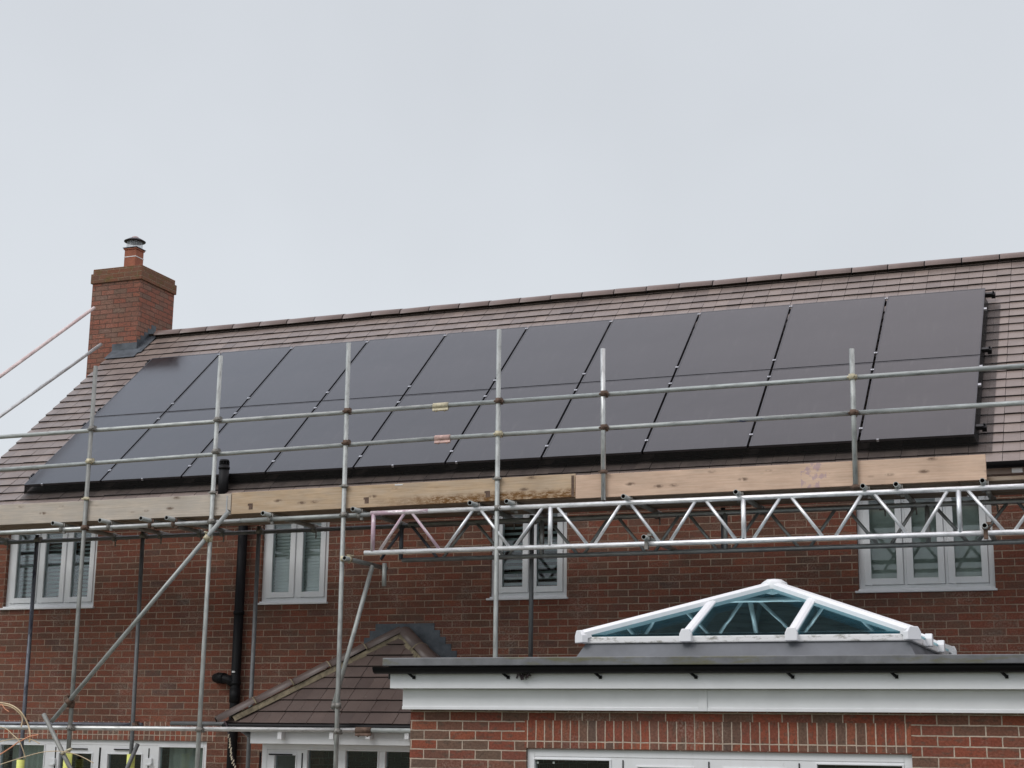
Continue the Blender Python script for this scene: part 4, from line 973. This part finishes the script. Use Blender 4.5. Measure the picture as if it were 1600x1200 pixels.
# braces
br = tubep('brace', (-11.02, YO-.056, 2.155), (-8.93, YO-.056, 4.385), 'galv', hollow=.82)
coupler(br, (-10.815, YO-.056, 2.374), (2.09, 0, 2.23), (-10.815, YO, 2.33), Z, 'rust'); coupler(br, (-9.19, YO-.056, 4.108), (2.09, 0, 2.23), (-9.19, YO, 4.09), Z, 'cream_cpl')
tubep('brace', (-11.075, -1.63, 2.235), (-10.35, -1.63, 1.20), 'galv_mid', hollow=.82)
tubep('brace', (-10.57, -.56, 1.925), (-10.85, -.60, 1.25), 'galv_dark', hollow=.82)
m = MB(); m.path([at(96, 1178, -1.66), at(104, 1173, -1.66), at(112, 1170, -1.66)], .014, 8); m.build('tie_wire', M['cream_cpl'], scaf)
tra = tubep('transom', (-7.53, -1.56, 3.838), (-7.50, -.62, 3.826), 'galv', hollow=.80); coupler(tra, (-7.53, YO+.05, 3.838), Y, (-7.575, YO, 3.838), Z, 'cream_cpl')
ra_ = tubep('brace', tuple(at(582, 884, -1.12)), tuple(at(520, 1108, -1.445)), 'galv_blue', hollow=.82); q = at(522, 1103, -1.445); coupler(ra_, q, at(580, 890, -1.15)-q, (-7.57, YO, q.z), Z, 'coupler')
tubep('prop_stub', tuple(at(601, 880, -1.10)), tuple(at(600, 916, -1.10)), 'galv')
# raking rails of the gable lift, by the chimney, running down to a corner standard
tubep('standard', (-14.02, YO, GZ), (-14.02, YO, 6.12), 'galv', hollow=.84)
for (a, b, mt) in (((147, 481), (-60, 632), 'galv_pink'), ((158, 538), (-60, 693), 'galv_bright')):
    def onx(px, py, x):
        d = (px-800)*_r - (py-600)*_u + FPX*_w; return CAM + d*((x-CAM.x)/d.x)
    pa, pb = onx(*a, -13.92), onx(*b, -13.96); d_ = pb-pa
    tubep('gable_rail', tuple(pa), tuple(pa + d_*((-1.46-pa.y)/d_.y)), mt)

# lattice beams
def lattice(name, y, x0, x1, zt_, zb, posts, tops, bots, mats, label, cat='beam'):
    L = thing(name, ((x0+x1)/2, y, zb), label, cat, 'lattice beams under the deck')
    m = MB(); m.tube((x0, y, zt_), (x1, y, zt_), R, 16, hollow=.8); m.build('top_chord', [M[mats[0]], M['bore']], L)
    m = MB(); m.tube((x0-.06, y, zb), (x1, y, zb), R, 16, hollow=.8); m.build('bottom_chord', [M[mats[0]], M['bore']], L)
    for k, p in enumerate(posts): m = MB(); m.tube((p, y, zb+.01), (p, y, zt_-.01), .0235, 14); m.build('post', M[mats[1] if k == 0 else mats[0]], L)
    for k, (a, b) in enumerate(zip(tops, bots)):
        m = MB(); m.tube((b, y, zb+.015), (a, y, zt_-.015), .0165, 12); m.build('strut', M[mats[1] if k < 2 else mats[0]], L)
    return L
posts = [-7.24, -5.295, -3.351, -1.372, .6]
tops = [-6.89, -6.80, -6.13, -6.04, -5.38, -5.22, -4.57, -4.46, -3.82, -3.71, -3.0, -2.89, -2.24, -2.12, -1.47, -1.29, -.62, -.52, .10, .5]
bots = [-7.16, -6.49, -6.42, -5.73, -5.67, -4.91, -4.83, -4.18, -4.07, -3.43, -3.26, -2.61, -2.49, -1.84, -1.71, -1.0, -.90, -.24, -.14, .3]
lattice('lattice_beam', YO, -7.27, 1.5, 4.300, 3.893, posts, tops, bots, ('alu', 'alu_pink'), 'bright aluminium lattice beam along the front of the scaffold deck')
m = MB(); m.tube((-7.27, YO, 4.300), (-6.62, YO, 4.300), R+.0012, 16); pk = m.build('painted_end', M['alu_pink'], bpy.data.objects['lattice_beam'])
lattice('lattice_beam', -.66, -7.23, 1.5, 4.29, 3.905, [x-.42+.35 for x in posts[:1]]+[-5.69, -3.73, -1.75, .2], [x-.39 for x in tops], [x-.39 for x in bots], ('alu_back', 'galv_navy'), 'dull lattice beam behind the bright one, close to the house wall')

# boards
def board(name, x0, x1, z0a, z0b, mat, label, group, y=-1.455, h=.232, t_=.038, holes=()):
    a, b = Vector((x0, y, z0a+h/2)), Vector((x1, y, z0b+h/2)); m = MB(); d = (b-a).normalized(); up = Vector((-d.z, 0, d.x))
    m.obox((a+b)/2, d, Y, up, (b-a).length/2, t_/2, h/2)
    o = m.build(name, M[mat], None, origin=(a+b)/2, bevel=.003); tag(o, label, 'board', group); return o
TB = 'toe boards along the scaffold'
b1 = board('toe_board', -13.1, -8.967, 4.350, 4.352, 'board_old', 'grey weathered toe board at the left end, below the left panels', TB)
b2 = board('toe_board', -8.957, -5.049, 4.360, 4.386, 'board_mid', 'middle toe board with brown scuffed lower edge, between grey and pine boards', TB)
b3 = board('toe_board', -5.043, -1.123, 4.368, 4.379, 'board_new', 'clean pine toe board at the right end with dark knots', TB)
for par, xs in ((b2, (-8.72, -7.34, -5.98)),):
    for xx in xs:
        z_ = 4.43 + (xx+8.96)*.0066; m = MB(); m.box(xx-.022, xx+.026, -1.4755, -1.4745, z_-.03, z_+.035); m.box(xx-.035, xx-.0, -1.4757, -1.4746, z_+.012, z_+.034); m.build('notch', M['rust'], par)
m = MB(); m.box(-9.02, -9.008, -1.478, -1.4745, 4.36, 4.56); m.build('end_band', M['steel'], b1)
m = MB(); m.box(-5.085, -5.058, -1.478, -1.4745, 4.388, 4.60); m.build('end_band', M['rust'], b2)
m = MB(); m.box(-7.02, -6.93, -1.4775, -1.4745, 4.585, 4.598); m.build('paint_dab', M['paper'], b2)
dk = None
for xi, (xa, xb) in enumerate(((-13.1, -9.2), (-9.19, -5.29), (-5.28, -1.38), (-1.37, 1.5))):
    for k in range(4):
        y = -1.30 + k*.232; m = MB(); m.obox(((xa+xb)/2, y, 4.394), X, Y, Z, (xb-xa)/2, .112, .019)
        o = m.build('deck_board', M['deck'], None, origin=((xa+xb)/2, y, 4.394), bevel=.003)
        tag(o, 'dark deck plank lying on the scaffold tubes, seen edge-on from below', 'board', 'deck boards of the scaffold')

# foam sleeves on the poles
for (x, y, ztop, lab) in ((-12.203, YI-.05, 1.725, 'yellow foam sleeve on the pole by the curling wires'), (-10.815, YO, 1.823, 'yellow foam sleeve on the front pole, behind the slanting tube'), (-10.69, YI-.05, 1.812, 'yellow foam sleeve on the back pole in front of the right-hand door leaf')):
    m = MB(); m.tube((x, y, .6), (x, y, ztop), .046, 20, hollow=.56); o = m.build('foam_sleeve', [M['yellow'], M['yellow']], None, origin=(x, y, .6)); tag(o, lab, 'pole sleeve', 'yellow pole sleeves')

# loose wires at the left edge
def smooth(pts, sub=8):
    out = []
    for i in range(len(pts)-1):
        p0, p1, p2, p3 = pts[max(i-1, 0)], pts[i], pts[i+1], pts[min(i+2, len(pts)-1)]
        for k in range(sub):
            t_ = k/sub; out.append(.5*((2*p1)+(p2-p0)*t_+(2*p0-5*p1+4*p2-p3)*t_*t_+(3*p1-p0-3*p2+p3)*t_**3))
    return out+[pts[-1]]
wr = thing('wire_tangle', at(10, 1190, -1.85), 'tangle of curling straw and orange wires on the lower left ledger', 'wires')
WY = -1.85
for pts, r_, mt in (([(-30, 1096), (0, 1098), (18, 1102), (32, 1112), (42, 1128), (47, 1145), (46, 1160)], .0085, 'straw'), ([(-30, 1098), (0, 1101), (16, 1104), (28, 1112), (35, 1122), (33, 1136)], .007, 'straw'),
                    ([(60, 1148), (46, 1151), (36, 1156), (28, 1160), (14, 1170), (-8, 1184)], .007, 'orange'), ([(-12, 1134), (8, 1138), (20, 1148), (30, 1158), (36, 1172), (40, 1186)], .005, 'straw'),
                    ([(-20, 1164), (12, 1156), (34, 1154), (50, 1156), (62, 1162)], .0045, 'straw'), ([(-10, 1198), (14, 1190), (40, 1182), (68, 1175), (96, 1174), (122, 1180), (146, 1192)], .0045, 'straw'), ([(-8, 1140), (0, 1102), (8, 1108), (14, 1112)], .005, 'orange')):
    P = [at(x, y, WY+random.uniform(-.02, .02)) for x, y in pts]
    m = MB(); m.path(smooth(P), r_, 6); m.build('wire', M[mt], wr)
# dangling cord by the bay
cdp = [at(x, y, -1.34) for x, y in ((350, 1127), (354, 1133), (357, 1146), (360, 1160), (361, 1172), (364, 1186), (368, 1202), (370, 1230))]
tw = thing('dangling_cord', cdp[0], 'dark twisted cord with pale flecks hanging at the bay roof corner', 'cord')
m = MB(); m.path(smooth(cdp, 6), .010, 8); m.build('cord', M['twine'], tw)
m = MB(); sp_ = smooth(cdp, 10)
for k in range(22, len(sp_), 2):
    a = sp_[k]; m.obox(a+Vector((random.uniform(-.012, .012), -.012, 0)), X, Y, Vector((.35, 0, 1)).normalized(), .006, .003, .012)
m.build('fleck', M['fleck'], tw)
